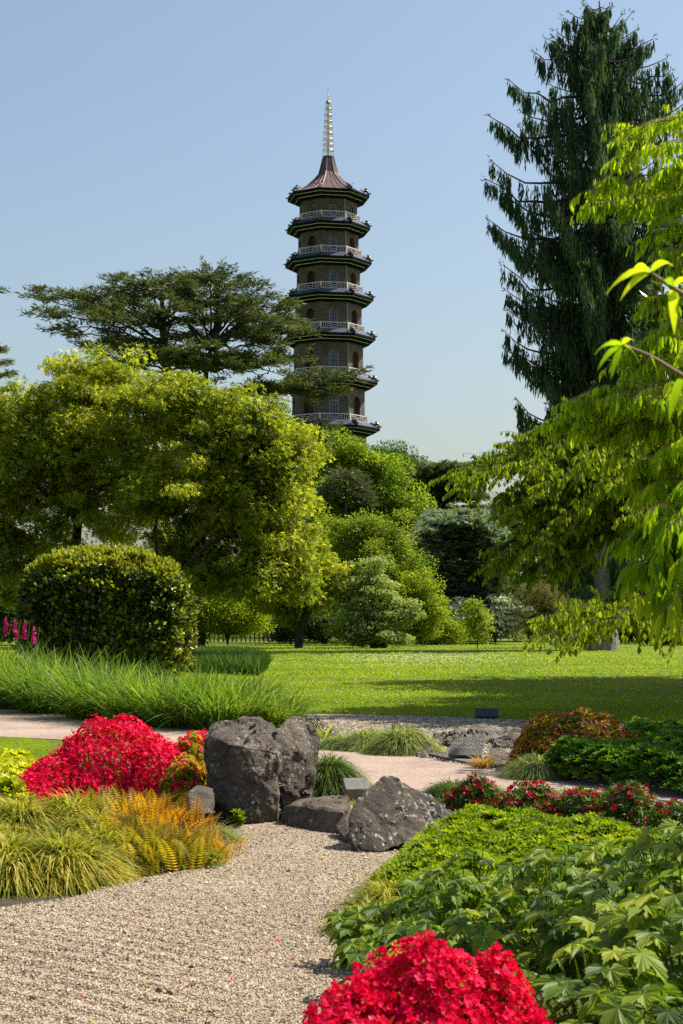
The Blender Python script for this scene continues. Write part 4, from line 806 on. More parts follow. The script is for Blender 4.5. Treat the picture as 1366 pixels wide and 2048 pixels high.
lim = LM(330, 690, [(60, 622, -1), (85, 590, 3), (90, 650, -3), (120, 600, -4), (150, 670, 2)]) + LM(328, 660, [(110, 578, 1), (160, 590, -3), (205, 560, 2), (200, 620, -5)]) + LM(325, 640, [(215, 560, -2), (250, 548, 3), (280, 545, -4), (330, 540, 3), (370, 545, -3), (400, 565, 2), (420, 600, -5), (410, 640, 4)]) + LM(330, 700, [(200, 700, -4), (180, 690, 5), (260, 690, -6), (440, 690, -5), (400, 660, 5), (300, 610, -6), (350, 600, -7), (250, 640, -7)]) + LM(330, 745, [(250, 715, -4), (290, 705, -7), (340, 700, -8), (385, 700, -6), (220, 725, -1), (420, 710, -2)]) + LM(322, 600, [(300, 538, 1), (350, 535, -1), (270, 560, -2), (375, 550, 2)])
cedar('wide cedar with flat layered branches, the left one behind the spreading trees', b, [[b, W(332, 900, Yk), W(330, 700, Yk), W(325, 620, Yk), W(322, 560, Yk)]], lim, M['cedar'], 'pair of cedars behind the spreading trees', fill=1, r=.36, start=.36, gap=1)
b = A(*W(400, 1290, Yk)); b[2] = 0
lim = LM(430, 600, [(400, 545, 1), (450, 535, -1), (480, 545, 2), (425, 530, 0)]) + LM(420, 690, [(430, 545, 0), (445, 560, -4), (480, 550, 2), (520, 565, -3), (560, 575, 3), (595, 600, -2), (600, 632, 1), (585, 660, -4), (590, 705, 2), (560, 690, -5), (380, 560, -4), (390, 600, 4), (500, 600, -6), (540, 630, -6), (570, 640, 4)]) + \
      LM(415, 740, [(500, 705, -5), (560, 720, -4), (450, 715, -6), (400, 720, -7), (350, 725, -6), (480, 735, -7), (540, 745, -5), (430, 750, -8), (370, 750, -7), (620, 715, -1), (580, 745, -5)]) + LM(420, 800, [(640, 757, -3), (700, 762, -3), (690, 775, -5), (650, 785, -4), (620, 800, -2), (600, 770, -6)]) + LM(440, 870, [(640, 850, -3), (665, 880, -4), (620, 860, -5)])
cedar('cedar with a forked fan of limbs touching the tower, the right one of the pair', b, [[b, W(405, 900, Yk), W(412, 740, Yk), W(422, 690, Yk)], [W(422, 690, Yk), W(440, 640, Yk), W(432, 560, Yk)], [W(420, 695, Yk), W(390, 665, Yk), W(370, 640, Yk)], [W(422, 700, Yk), W(480, 650, Yk), W(530, 610, Yk)]], lim, M['cedar'], 'pair of cedars behind the spreading trees', fill=1, r=.34, start=.36, gap=1)
# small dark weeping cedar in front of the lime tree
Yk = 119; b = A(*W(690, 1290, Yk)); b[2] = 0
cedar('small dark drooping conifer in front of the lime tree', b, [[b, W(690, 1100, Yk), W(692, 945, Yk)]], [(W(691, y - 12, Yk), W(691 + s_ * w_, y + 12, Yk + dy)) for y, w_ in [(952, 22), (965, 36), (982, 45), (998, 48)] for s_ in (-1, 1) for dy in (-1.5, 1)], M['cedar'], name='conifer', lsp=1.0, ssz=.34, r=.2, step=.35)
Yk = 132; b = A(*W(890, 1290, Yk)); b[2] = 0
cedar('dark spiky-topped conifer showing above the blue-green one', b, [[b, W(890, 1050, Yk), W(878, 935, Yk)]], [(W(885, y, Yk), W(885 + s_ * w_, y - 8, Yk + dy)) for y, w_ in [(945, 14), (960, 28), (985, 45), (1005, 65), (1030, 75), (1050, 80), (1075, 70), (1100, 60)] for s_ in (-1, 1) for dy in (-3, -1, 2)], M['cedar'], name='conifer', lsp=1.8, ssz=.5, r=.2, step=.35, start=.08)
Yk = 122; b = A(*W(925, 1290, Yk)); b[2] = 0
cedar('blue-green conifer with soft tiers left of the white-flowered bush', b, [[b, W(925, 1150, Yk), W(925, 1045, Yk)]], [(W(922, y - 6, Yk), W(922 + s_ * w_, y + 10, Yk + dy)) for y, w_ in [(1040, 35), (1060, 60), (1080, 75), (1100, 80), (1120, 85), (1145, 85), (1170, 85), (1190, 85), (1215, 80), (1240, 75)] for s_ in (-1, 1) for dy in (-5, -3, -1, 2)], M['cedar_blue'], name='blue_conifer', lsp=2.0, ssz=.5, r=.22, step=.28, start=.08)
Yk = 134; b = A(*W(1060, 1290, Yk)); b[2] = 0
cedar('dark conifer seen between the branches of the drooping tree', b, [[b, W(1060, 1150, Yk), W(1060, 1000, Yk)]], [(W(1060, y, Yk), W(1060 + s_ * w_, y + 8, Yk + dy)) for y, w_ in [(1010, 50), (1035, 70), (1060, 90), (1085, 100), (1110, 100), (1140, 100), (1170, 90), (1200, 80)] for s_ in (-1, 1) for dy in (-5, -3, 0, 2)], M['cedar_blue'], name='conifer', lsp=2.2, ssz=.55, r=.22, step=.35, start=.08)
Yk = 130; b = A(*W(-12, 1290, Yk)); b[2] = 0
cedar('conifer tip at the left picture edge above the spreading tree', b, [[b, W(-12, 900, Yk), W(-8, 700, Yk)]], [(W(-10, y, Yk), W(-10 + s_ * w_, y - 12, Yk + dy)) for y, w_ in [(712, 12), (735, 22), (760, 30), (790, 40), (830, 45)] for s_ in (-1, 1) for dy in (-1.5, 1.5)], M['cedar'], name='conifer', lsp=.7, ssz=.4, r=.2, step=.35)

# weeping spruce at the right
Ys = 92.0; b = A(*W(1203, 1300, Ys)); b[2] = 0; t = thing('weeping_spruce', 'towering dark spruce with hanging curtains of needles on the right', 'tree', b)
ztop = W(1200, 2, Ys)[2]; gb = Geo(); zz = np.linspace(0, ztop, 14)
gb.tube(np.stack([b[0] + .12 * np.sin(zz * .3), np.full(14, Ys), zz], 1), np.interp(zz, [0, 1, 8, 20, ztop], [.95, .78, .62, .38, .04]), 14); gb.build('trunk', M['bark_grey'], t)
g = Geo(); gb = Geo()
ry = [0, 15, 44, 82, 113, 180, 251, 376, 461, 597, 684, 833, 900, 1000, 1100, 1200]; rw = [8, 30, 66, 100, 125, 172, 212, 215, 205, 190, 190, 175, 150, 125, 110, 75]
def sp_limb(z0, az, L_, tipup=.12, dens=1.0):
    K = 8; u = np.linspace(0, 1, K); d = A(math.sin(az), -math.cos(az), 0); P = A(b[0], Ys, z0) + d * (L_ * u)[:, None]; P[:, 2] += L_ * (-.16 * np.sin(u * 2.6) + (tipup + .04) * u ** 3) + R.normal(0, .02 * L_, K); P[:, :2] += R.normal(0, .03 * L_, (K, 2)) * u[:, None]
    gb.tube(P, np.linspace(.02 + .018 * L_, .02, K), 4)
    m = max(4, int(L_ / .075 * dens)); tt = .06 + .94 * R.random(m); Q = np.stack([np.interp(tt * (K - 1), np.arange(K), P[:, i]) for i in range(3)], 1)
    perp = A(-d[1], d[0], 0); Q += perp * (R.normal(0, .16, m) * (1 - tt * .6) * min(L_, 3))[:, None] * .5
    ln = (.35 + 1.25 * np.sin(np.clip(1 - tt, 0, 1) * 2.2 + .25) * (.4 + .7 * R.random(m))) * min(1, L_ / 3 + .25)
    kk = 11
    for r_ in range(kk):
        f = (r_ + R.random(m)) / kk; B = Q - np.stack([np.zeros(m), np.zeros(m), ln * f], 1) + R.normal(0, .05, (m, 3))
        g.leaves(T_THIN, B, nrm(R.normal(0, .16, (m, 3)) + [0, 0, -1]), rdir(m) * [1, 1, .1], .30 + .30 * R.random(m))
    g.leaves(T_NAR, P[-1] + R.normal(0, .08, (6, 3)), nrm(d + R.normal(0, .5, (6, 3)) + [0, 0, .5]), rdir(6), .28)
z = 3.5
while z < ztop - .4:
    py = HOR - (z - CAM_H) * F / Ys; rad = np.interp(py, ry, rw) * Ys / F; k = 8 if z < ztop - 13 else 4
    a0 = R.random() * 6.28
    for i in range(k):
        if z < 8.5 and math.cos(a0 + i * 6.28 / k) > .72: continue
        sp_limb(z + R.normal(0, .15), a0 + i * 6.28 / k + R.normal(0, .3), rad * (.42 + .62 * R.random()), .10 + .14 * R.random(), 1.0)
    z += .72 if z < ztop - 8 else .62
for x, y in [(1170, 15), (1143, 31), (1127, 44), (1112, 67), (1093, 82), (1071, 113), (1025, 180), (979, 251), (970, 376), (982, 461), (1021, 502), (1013, 597), (1003, 684), (1006, 717), (1021, 833), (1221, 15), (1273, 68), (1303, 87), (1344, 150), (1366, 175)]:
    e = W(x, y, Ys); L_ = abs(e[0] - b[0]); sp_limb(e[2] - .02 * L_ + .12 * .3 * L_, -math.pi / 2 * -np.sign(e[0] - b[0]), L_, .12, 1.3)
g.build('crown', M['spruce'], t); gb.build('branches', M['bark'], t)

# ------------------------------------------------------------------ trees with hanging leaves
def hang_limb(g, gb, pts, n_tw, twl, lsz, T, r0, lstep=.045, leafr=(0, 1), sagf=.5, spread=1.0, up=.15):
    pts = np.array(pts, float); K = len(pts); gb.tube(pts, np.linspace(r0, r0 * .25, K), 5)
    tt = np.sort(R.random(n_tw)) ** .8 * .97 + .03; tt[-1] = 1; seg = tt * (K - 1); Q = np.stack([np.interp(seg, np.arange(K), pts[:, i]) for i in range(3)], 1)
    dl = nrm(pts[-1] - pts[0])
    for q, t_ in zip(Q, tt):
        d = nrm(dl * (.5 + .5 * t_) + R.normal(0, .55 * spread, 3) * [1, 1, .5] + [0, 0, up]); l_ = twl * (.6 + .6 * R.random()); m = 7; u = np.linspace(0, 1, m)
        B = q + d * (l_ * u)[:, None]; B[:, 2] -= sagf * l_ * u ** 2; gb.tube(B, np.linspace(r0 * .18 + .001, .0012 * lsz / .1, m), 3)
        k = max(4, int(l_ / lstep)); v = R.random(k); C = np.stack([np.interp(v * (m - 1), np.arange(m), B[:, i]) for i in range(3)], 1)
        side = nrm(np.cross(d, [0, 0, 1])) * R.choice([-1, 1], k)[:, None]
        D = nrm(side * (.3 * R.random(k))[:, None] + d * .2 + [0, 0, -1.1] + R.normal(0, .18, (k, 3))); C = C + side * (lsz * .1)
        g.leaves(T, C, D, nrm(rdir(k) * [1, 1, .3] + d * .4), lsz * (.55 + .6 * R.random(k)))
def curve(a, c, e, K=8, j=.0):
    u = np.linspace(0, 1, K)[:, None]; P = (1 - u) ** 2 * a + 2 * u * (1 - u) * c + u * u * e; P[1:-1] += R.normal(0, j, (K - 2, 3)); return P
# middle-distance one
bB = A(9.5, 33, 0); t = thing('hanging_leaf_tree', 'broad drooping bright green tree between the near branches and the spruce', 'tree', bB); g = Geo(); gb = Geo()
hub = A(9.0, 32.5, 5.5); gb.tube([bB, bB + A(-.1, 0, 2), bB + A(-.2, -.2, 4), hub], [.32, .26, .22, .18], 9)
tipsB = [(890, 940, 30), (925, 925, 31), (905, 960, 29), (985, 890, 30), (1010, 900, 31), (1040, 930, 29), (985, 1000, 30), (1000, 1025, 29), (1010, 965, 32), (1060, 960, 28), (945, 1110, 30), (960, 1125, 29), (1000, 1100, 31), (1040, 1080, 28), (1020, 1140, 30), (1080, 1130, 29), (1100, 1030, 28), (1110, 880, 29), (1150, 860, 30), (1140, 910, 27),
         (1150, 1000, 28), (1180, 960, 27), (1240, 1020, 27), (1250, 900, 28), (1300, 850, 28), (1320, 960, 27), (1260, 1080, 27), (1330, 1080, 27), (1290, 1130, 27), (1340, 1180, 27), (1100, 970, 31), (1170, 910, 31), (1220, 850, 31), (1060, 1010, 31), (1180, 1060, 30)]
for x, y, Y in tipsB:
    e = W(x + 42, y, Y); a = hub + A(0, 0, R.normal(0, .5)); c = (a + e) / 2 + A(0, 0, .5 + .5 * R.random()); ln = np.linalg.norm(e - a)
    P_ = curve(a, c, e, 10, .05); gb.tube(P_[:5], np.linspace(.07, .05, 5), 5); hang_limb(g, gb, P_[4:], 130, .60, .135, T_DIA, .035, .042, sagf=.35, spread=1.2)
lowB = [(1085, 1245, 25), (1100, 1270, 24.5), (1120, 1230, 25), (1150, 1215, 25.5), (1170, 1250, 25), (1200, 1225, 26), (1140, 1280, 24.5), (1230, 1240, 25), (1260, 1215, 26), (1300, 1240, 26), (1340, 1225, 26), (1360, 1260, 25)]
for x, y, Y in lowB:
    e = W(x, y, Y); a = W(1420, 1190, 29); P_ = curve(a, W((x + 1420) / 2, 1175, 28), e, 10, .04); gb.tube([bB + A(0, 0, 2.2), a], [.06, .05], 5) if x == 1085 else None
    hang_limb(g, gb, P_, 85, .5, .13, T_DIA, .025, .042, sagf=.4, spread=1.0)
g.build('leaves', M['hang_far'], t); gb.build('trunk', M['bark'], t)
# near one
bA = A(2.75, 7.6, 0); t = thing('hanging_leaf_tree', 'near tree with long yellow-green leaves hanging in at the right edge', 'tree', bA); g = Geo(); gb = Geo()
hubA = A(2.6, 7.4, 2.2); gb.tube([bA, bA + A(-.03, 0, 1), hubA, A(2.5, 7.2, 3.6), A(2.4, 7.1, 4.6)], [.10, .085, .075, .055, .02], 9)
upA = [(1135, 378, 6.9, .065), (1160, 405, 6.8, .065), (1215, 255, 7.0, .06), (1240, 245, 7.1, .06), (1215, 300, 6.9, .065), (1200, 350, 6.9, .065), (1275, 290, 6.8, .065), (1330, 230, 7.0, .065), (1355, 215, 7, .06), (1300, 330, 6.7, .07), (1230, 400, 6.8, .07), (1290, 400, 6.7, .07), (1350, 330, 6.7, .07), (1350, 420, 6.6, .07), (1250, 470, 6.8, .06), (1300, 500, 6.7, .06), (1350, 520, 6.6, .07), (1180, 395, 7.2, .06)]
midA = [(1260, 600, 6.9, .065), (1300, 640, 6.7, .07), (1235, 690, 6.9, .065), (1200, 720, 6.9, .065), (1270, 720, 6.7, .075), (1330, 690, 6.5, .08), (1100, 795, 6.8, .065), (1085, 840, 6.8, .065), (1130, 800, 6.7, .07), (1160, 780, 6.7, .07), (1200, 790, 6.6, .08), (1240, 780, 6.5, .08), (1280, 790, 6.4, .085), (1330, 780, 6.3, .09), (1130, 850, 6.9, .065), (1180, 850, 6.8, .07), (1230, 860, 6.6, .08), (1250, 920, 6.5, .085), (1300, 880, 6.3, .09), (1350, 860, 6.2, .095), (1225, 960, 6.6, .08), (1290, 960, 6.3, .095), (1340, 950, 6.1, .10)]
lowA = [(1290, 1010, 6.1, .10), (1340, 1030, 6.0, .105), (1265, 1060, 6.2, .10), (1310, 1090, 6.0, .11), (1350, 1110, 5.9, .11), (1275, 1120, 6.1, .11), (1330, 1160, 5.9, .115), (1360, 1180, 5.8, .12), (1380, 1060, 5.8, .11)]
for i, (x, y, Y, ls) in enumerate(upA + midA + lowA):
    e = W(x + (52 if i < 41 else 30), y, Y); a = A(2.5, 7.2, min(4.5, max(2.2, e[2] - .1 * R.random()))); c = (a + e) / 2 + A(0, 0, .12 + .1 * R.random()); P_ = curve(a, c, e, 10, .01)
    gb.tube(P_[:7], np.linspace(.014, .008, 7), 5); hang_limb(g, gb, P_[5:], 22 if i < 18 else 32, .15, ls * (.8 if i < 41 else 1), T_LEAFN, .008, .0085 if i < 41 else .012, sagf=.35, spread=.8, up=.05)
g.build('leaves', M['hang'], t); gb.build('trunk', M['twig'], t)
# out-of-focus twig in front
bT = A(1.35, 2.9, 0); t = thing('foreground_twig', 'out-of-focus brown twig with big curved leaves nearest the camera', 'branch', bT); g = Geo(); gb = Geo()
e1 = W(1245, 690, 3.0); st = A(1.15, 3.0, 1.6); gb.tube([bT, bT + A(-.05, .05, .9), st, W(1420, 790, 3.0), W(1366, 752, 3.0), W(1300, 712, 3.0), e1], [.02, .017, .012, .005, .0042, .0036, .003], 7)
e2 = W(1300, 545, 3.1); gb.tube([st, W(1430, 640, 3.1), W(1366, 588, 3.1), W(1340, 572, 3.1), e2], [.012, .006, .004, .0035, .003], 7); gb.build('stem', M['twig'], t)
def biga(p, spec):
    for dx, dz, L_, dyy in spec:
        D = nrm(A(dx, dyy, dz)); blades_leaf(g, p, D, L_)
def blades_leaf(g, p, D, L_, w_=.30):
    K = 7; u = np.linspace(0, 1, K); P = p + D * (L_ * u)[:, None]; P[:, 2] += L_ * (.25 * u - .75 * u ** 2.2); wd = L_ * w_ * .5 * np.sin(np.clip(u ** .8, 0, 1) * math.pi) ** .8 + .0004
    S_ = nrm(np.cross(D, [0, .5, 1])); V = np.concatenate([P - S_ * wd[:, None] + [0, 0, 0], P - [0, 0, L_ * .03], P + S_ * wd[:, None]]); Fc = []
    for i in range(K - 1): Fc += [[i, i + 1, K + i + 1, K + i], [K + i, K + i + 1, 2 * K + i + 1, 2 * K + i]]
    g.add(V, Fc, np.full(len(Fc), R.random()))
biga(e1, [(-.9, .15, .055, -.2), (-.7, -.3, .05, .3), (.2, .3, .04, -.4), (-.3, -.6, .045, .2), (.5, -.3, .04, -.5)])
biga(W(1300, 712, 3.0), [(.3, -.6, .03, -.4), (.2, .4, .03, .3)])
biga(e2, [(-.9, .0, .085, -.1), (-.7, -.25, .06, .3), (-.1, .5, .045, .4), (.4, .4, .06, -.3), (-.4, .5, .05, .3)]); biga(W(1345, 575, 3.1), [(.5, .5, .05, -.3), (.1, -.6, .06, .3), (-.3, .4, .05, -.4)])
biga(W(1366, 752, 3.0), [(-.2, -.5, .06, .3), (.3, -.3, .07, -.3)]); biga(W(1360, 600, 3.1), [(-.2, .6, .05, .3), (.3, .4, .05, .3)])
g.build('leaves', M['hang'], t, smooth=True)

b = A(17, 43, 0); broad_tree('shade_tree', 'broad leafy tree beyond the right picture edge shading the far lawn', 'tree', b, [[b, b + A(0, 0, 3), b + A(0, 0, 5)]],
    [(15.5, 46, 11, 5.5, 5, 3.2), (14.2, 42, 9, 4.6, 5, 2.5), (12.8, 36, 8.2, 3.8, 4, 2.4), (20, 42, 9, 5, 5, 3), (10.9, 32.2, 8.3, 3.4, 3.4, 1.9), (11.8, 35.0, 9.0, 3.9, 4.2, 2.2)], 520, 150, 1.15, .40, M['hedge'], T=T_DIA, rk=.03)
b = A(9.2, 20.5, 0); broad_tree('shade_tree', 'leafy tree beyond the right picture edge shading the path', 'tree', b, [[b, b + A(0, 0, 2.5), b + A(0, 0, 4)]],
    [(8.6, 20, 5.4, 3.2, 3.0, 2.0), (7.6, 18.0, 4.6, 1.9, 2, 1.2)], 170, 90, .7, .18, M['midgreen'], T=T_DIA, rk=.02)

# ------------------------------------------------------------------ fence and wall behind the lawn
def slat_fence(label, a, b_, h, cat='fence'):
    t = thing('wooden_fence', label, cat, (a + b_) / 2); g = Geo(); L_ = np.linalg.norm(b_ - a); n = int(L_ / .35); yaw = math.atan2((b_ - a)[1], (b_ - a)[0]); Rm = Matrix.Rotation(yaw, 3, 'Z')
    for i in range(n + 1): g.box(a + (b_ - a) * i / n + A(0, 0, h / 2), (.05, .02, h / 2), Rm)
    g.build('pickets', M['bark'], t); g = Geo()
    for z in (h * .3, h * .85): g.box((a + b_) / 2 + A(0, .06, z), (L_ / 2, .03, .05), Rm)
    g.build('rail', M['bark'], t)
slat_fence('dark picket fence at the far side of the lawn below the spreading trees', A(-13, 128, 0), A(-3.2, 127, 0), 1.25)
g = Geo(); g.box((9.2, 150, 1.9), (6, .2, 1.9)); o = g.build('garden_wall', plain('old_wall', (.16, .14, .12), .9, 0, 2, .3), base=(9.2, 150, 0)); tag(o, 'grey wall top showing between the conifers beyond the lawn', 'wall')

# ------------------------------------------------------------------ the pagoda
D0 = 151.0; PX = D0 / F; pc = A((656.5 - 683) * PX, D0, 0)
t = thing('pagoda', 'tall ten-storey brick pagoda with railed galleries, eaves and golden spire', 'tower', pc)
def ang(j): a = math.radians(-101.7 + 45 * j); return a
def cor(j, r, z): a = ang(j); return A(math.sin(a) * r, -math.cos(a) * r, z)   # local to pagoda
def hz(py): return CAM_H + (HOR - py) * PX
brick, n_, l_, p_, o_ = newmat('brick'); uvn = n_.new('ShaderNodeUVMap'); bt_ = n_.new('ShaderNodeTexBrick'); l_.new(uvn.outputs[0], bt_.inputs['Vector'])
bt_.inputs['Scale'].default_value = 1; bt_.inputs['Brick Width'].default_value = .42; bt_.inputs['Row Height'].default_value = .15; bt_.inputs['Mortar Size'].default_value = .018; bt_.inputs['Bias'].default_value = -.2
bt_.inputs['Color1'].default_value = (.078, .052, .040, 1); bt_.inputs['Color2'].default_value = (.026, .021, .021, 1); bt_.inputs['Mortar'].default_value = (.17, .145, .125, 1)
tcn = n_.new('ShaderNodeTexCoord'); nn_ = nz(n_, 1.2, 5, .6, tcn.outputs['Object'], l_); rr_ = ramp(n_, [(.65, .65, .65), (1.2, 1.2, 1.2)], [.3, .7]); l_.new(nn_.outputs['Fac'], rr_.inputs[0])
mm_ = n_.new('ShaderNodeMix'); mm_.data_type = 'RGBA'; mm_.blend_type = 'MULTIPLY'; mm_.inputs[0].default_value = 1; l_.new(bt_.outputs['Color'], mm_.inputs[6]); l_.new(rr_.outputs[0], mm_.inputs[7]); l_.new(mm_.outputs[2], p_.inputs['Base Color']); p_.inputs['Roughness'].default_value = .9
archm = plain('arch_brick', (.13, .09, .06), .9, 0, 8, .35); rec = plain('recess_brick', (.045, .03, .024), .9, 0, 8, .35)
frame = plain('pale_frame', (.50, .45, .36), .6, 0, 4, .1); glass = plain('window_glass', (.03, .05, .08), .12, 0, .8, .5, spec=.9)
railm = plain('railing_paint', (.60, .53, .53), .55, 0, 3, .12); roofm = plain('slate_roof', (.045, .055, .085), .45, 0, 1.5, .25); green = plain('dark_green_paint', (.004, .013, .018), .8, 0, 2, .3, spec=.05)
linem = plain('cream_paint', (.80, .70, .66), .7, 0, 3, .1, spec=.1); copper = plain('copper_roof', (.115, .065, .068), .45, .15, 1.2, .25); seam = plain('copper_seam', (.09, .05, .06), .5, .3)
gold = plain('gold', (.50, .38, .14), .45, 1, 3, .1); drag = plain('dragon_body', (.025, .04, .032), .4, 0, 6, .5); drg = plain('dragon_gold', (.45, .33, .10), .4, .5, 5, .3); pipe = plain('verdigris', (.20, .36, .32), .6, 0, 3, .2); purple = plain('spire_collar', (.05, .045, .07), .4, .2)
lipy = [396, 460, 529, 601, 680, 768, 860, 956, 1056, 1160]
eR = [83.2, 84.8, 88, 92, 95.8, 100, 104.7, 109, 113, 118]; wR = [59, 61.8, 64.7, 68, 71, 74.3, 77.3, 80.5, 83.5, 87]
def face_frame(j, r, z):
    a, b = cor(j, r, z), cor(j + 1, r, z); c = (a + b) / 2; u = nrm(b - a); nout = nrm(c * [1, 1, 0]); return c, u, nout, np.linalg.norm(b - a) / 2
def prism(g, prof, close=False, mat=0):
    """octagonal loft of a (radius, z) profile"""
    V = np.array([[cor(j, r, z) for j in range(8)] for r, z in prof]).reshape(-1, 3); Fc = []
    for i in range(len(prof) - 1):
        for j in range(8): Fc.append([i * 8 + j, i * 8 + (j + 1) % 8, (i + 1) * 8 + (j + 1) % 8, (i + 1) * 8 + j])
    g.add(V, Fc, .5, mat)
wall_o = Geo()
def wall_part(k, zb, zt, r, arch, rect):
    """brick wall of one storey: every face has an arched (or square) opening with depth"""
    g = Geo(); dep = .38; subs = []
    for j in range(8):
        c, u, no, hw = face_frame(j, r, 0); c = c * [1, 1, 0]; wide = hw * (.36 if j % 2 == 0 or rect else .40)
        H = zt - zb; sp = H * (.60 if not rect else .70); N_ = 12
        out = [(-wide, 0)] + ([(-wide, sp)] if rect else [(-wide * math.cos(math.pi * i / N_), sp + (wide * math.sin(math.pi * i / N_))) for i in range(N_ + 1)]) + ([(wide, sp), (wide, 0)] if rect else [(wide, 0)])
        ol = [(-hw, 0)] + out + [(hw, 0), (hw, H), (-hw, H)]
        P3 = lambda uv_, dd=0, c=c, u=u, no=no: c + u * uv_[0] + A(0, 0, zb + uv_[1]) - no * dd
        # fan strips: left column, right column, top pieces
        quads = []
        ar = out[1:-1]
        g_uv = []
        def quad(a, b, c_, d_):
            V = [P3(a), P3(b), P3(c_), P3(d_)]; g.add(V, [[0, 1, 2, 3]], .5, 0, [(x + j * 3.1, y + k * 7) for x, y in (a, b, c_, d_)])
        quad((-hw, 0), (-wide, 0), (-wide, sp), (-hw, sp)); quad((wide, 0), (hw, 0), (hw, sp), (wide, sp))
        quad((-hw, sp), (-wide, sp), (-wide, H), (-hw, H)); quad((wide, sp), (hw, sp), (hw, H), (wide, H))
        for i in range(len(ar) - 1): quad(ar[i], ar[i + 1], (ar[i + 1][0], H), (ar[i][0], H))
        for i in range(len(out) - 1):
            a, b = out[i], out[i + 1]; g.add([P3(a), P3(b), P3(b, dep), P3(a, dep)], [[0, 3, 2, 1]], .5, 0, [(0, 0), (0, .3), (.3, .3), (.3, 0)])
        has_win = (j % 2 == 0) or rect
        # back of the opening
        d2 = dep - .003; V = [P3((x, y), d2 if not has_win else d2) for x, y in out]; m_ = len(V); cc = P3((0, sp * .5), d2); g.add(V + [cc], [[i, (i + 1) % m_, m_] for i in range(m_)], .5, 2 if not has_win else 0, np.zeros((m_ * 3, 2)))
        # arch ring
        if not rect:
            for rr0, rr1, pr, m2 in ((1.0, 1.30, .02, 1),):
                for i in range(N_):
                    a0, a1 = math.pi * i / N_, math.pi * (i + 1) / N_; q = lambda a_, f: (-wide * f * math.cos(a_), sp + wide * f * math.sin(a_))
                    g.add([P3(q(a0, rr0), -pr), P3(q(a1, rr0), -pr), P3(q(a1, rr1), -pr), P3(q(a0, rr1), -pr)], [[0, 1, 2, 3]], .5, 1, np.zeros((4, 2)))
        if has_win and j in (0, 1, 2, 3, 4) or (rect and j in (0, 1, 2, 3)):
            subs.append((P3, out, wide, sp, dep, rect))
    prt = g.build('brick_wall', [brick, archm, rec], None, (0, 0, 0)); prt.parent = t
    for P3, out, wide, sp, dep, rect in subs:
        gw = Geo(); d1 = .18; ins = [(x * .86, min(y, sp) + (y - sp) * .9 if y > sp else (y if not (rect and y == sp) else y - .08)) for x, y in out]
        m_ = len(out)
        for i in range(m_ - 1):
            gw.add([P3(out[i], d1), P3(out[i + 1], d1), P3(ins[i + 1], d1), P3(ins[i], d1), P3(ins[i + 1], d1 + .08), P3(ins[i], d1 + .08)], [[0, 1, 2, 3], [3, 2, 4, 5]], .5, 0)
        if not rect and abs(k - 5) < .5:
            a_, b_ = P3((-wide, sp * .97), d1 - .02), P3((wide, sp * .97), d1 - .02); gw.tube([a_, b_], .04, 4)
        w_ = gw.build('window', frame, None, (0, 0, 0)); w_.parent = t
        gp = Geo(); V = [P3(q, d1 + .06) for q in ins]; gp.add(V + [P3((0, sp * .5), d1 + .06)], [[i, (i + 1) % m_, m_] for i in range(m_)]); gpo = gp.build('pane', glass, None, (0, 0, 0)); gpo.parent = w_
        gm = Geo(); top_ = sp if rect else sp + wide * .85
        for x in (-wide * .45, 0, wide * .45): gm.tube([P3((x, 0), d1 + .04), P3((x, (top_ if x == 0 or rect else sp + wide * .7) - .02), d1 + .04)], .035 if x == 0 else .018, 4)
        yy_ = sp * .25
        while yy_ < sp * 1.02: gm.tube([P3((-wide * .88, yy_), d1 + .04), P3((wide * .88, yy_), d1 + .04)], .018, 4); yy_ += sp * .22
        mo = gm.build('glazing_bars', purple, None, (0, 0, 0)); mo.parent = w_
# the dragon: body with curling tail and legs, golden wings
def chain(g, pts, rad, sides=6, mat=0): 
    u = np.linspace(0, len(pts) - 1, (len(pts) - 1) * 3 + 1); P = np.stack([np.interp(u, np.arange(len(pts)), np.array(pts)[:, i]) for i in range(3)], 1); r = np.interp(u, np.arange(len(pts)), rad); g.tube(P, r, sides, mat)
gd = Geo(); S_ = .55
chain(gd, np.array([(-.75, 0, .62), (-.95, 0, .55), (-.98, 0, .38), (-.8, 0, .34), (-.72, 0, .45), (-.55, 0, .30), (-.3, 0, .32), (0, 0, .42), (.28, 0, .40), (.5, 0, .22), (.72, 0, .16), (.9, 0, .22), (1.02, 0, .1)]) * S_, np.array([.02, .04, .05, .06, .06, .09, .14, .19, .17, .11, .10, .12, .03]) * S_, 7)
for s_ in (-1, 1):
    chain(gd, np.array([(.25, s_ * .12, .35), (.42, s_ * .22, .12), (.52, s_ * .24, -.02)]) * S_, np.array([.08, .05, .04]) * S_, 5); chain(gd, np.array([(-.3, s_ * .1, .28), (-.28, s_ * .24, .1), (-.2, s_ * .26, -.02)]) * S_, np.array([.09, .06, .04]) * S_, 5)
    chain(gd, np.array([(.9, s_ * .05, .25), (.8, s_ * .08, .42)]) * S_, np.array([.04, .01]) * S_, 4)
gd.tube([A(.3, 0, .24) * S_, A(.5, 0, .10) * S_, A(.7, 0, .05) * S_], [.09 * S_, .08 * S_, .06 * S_], 6, 1)
me_d = gd.build('dragon', [drag, drg]); gw_ = [Geo(), Geo()]
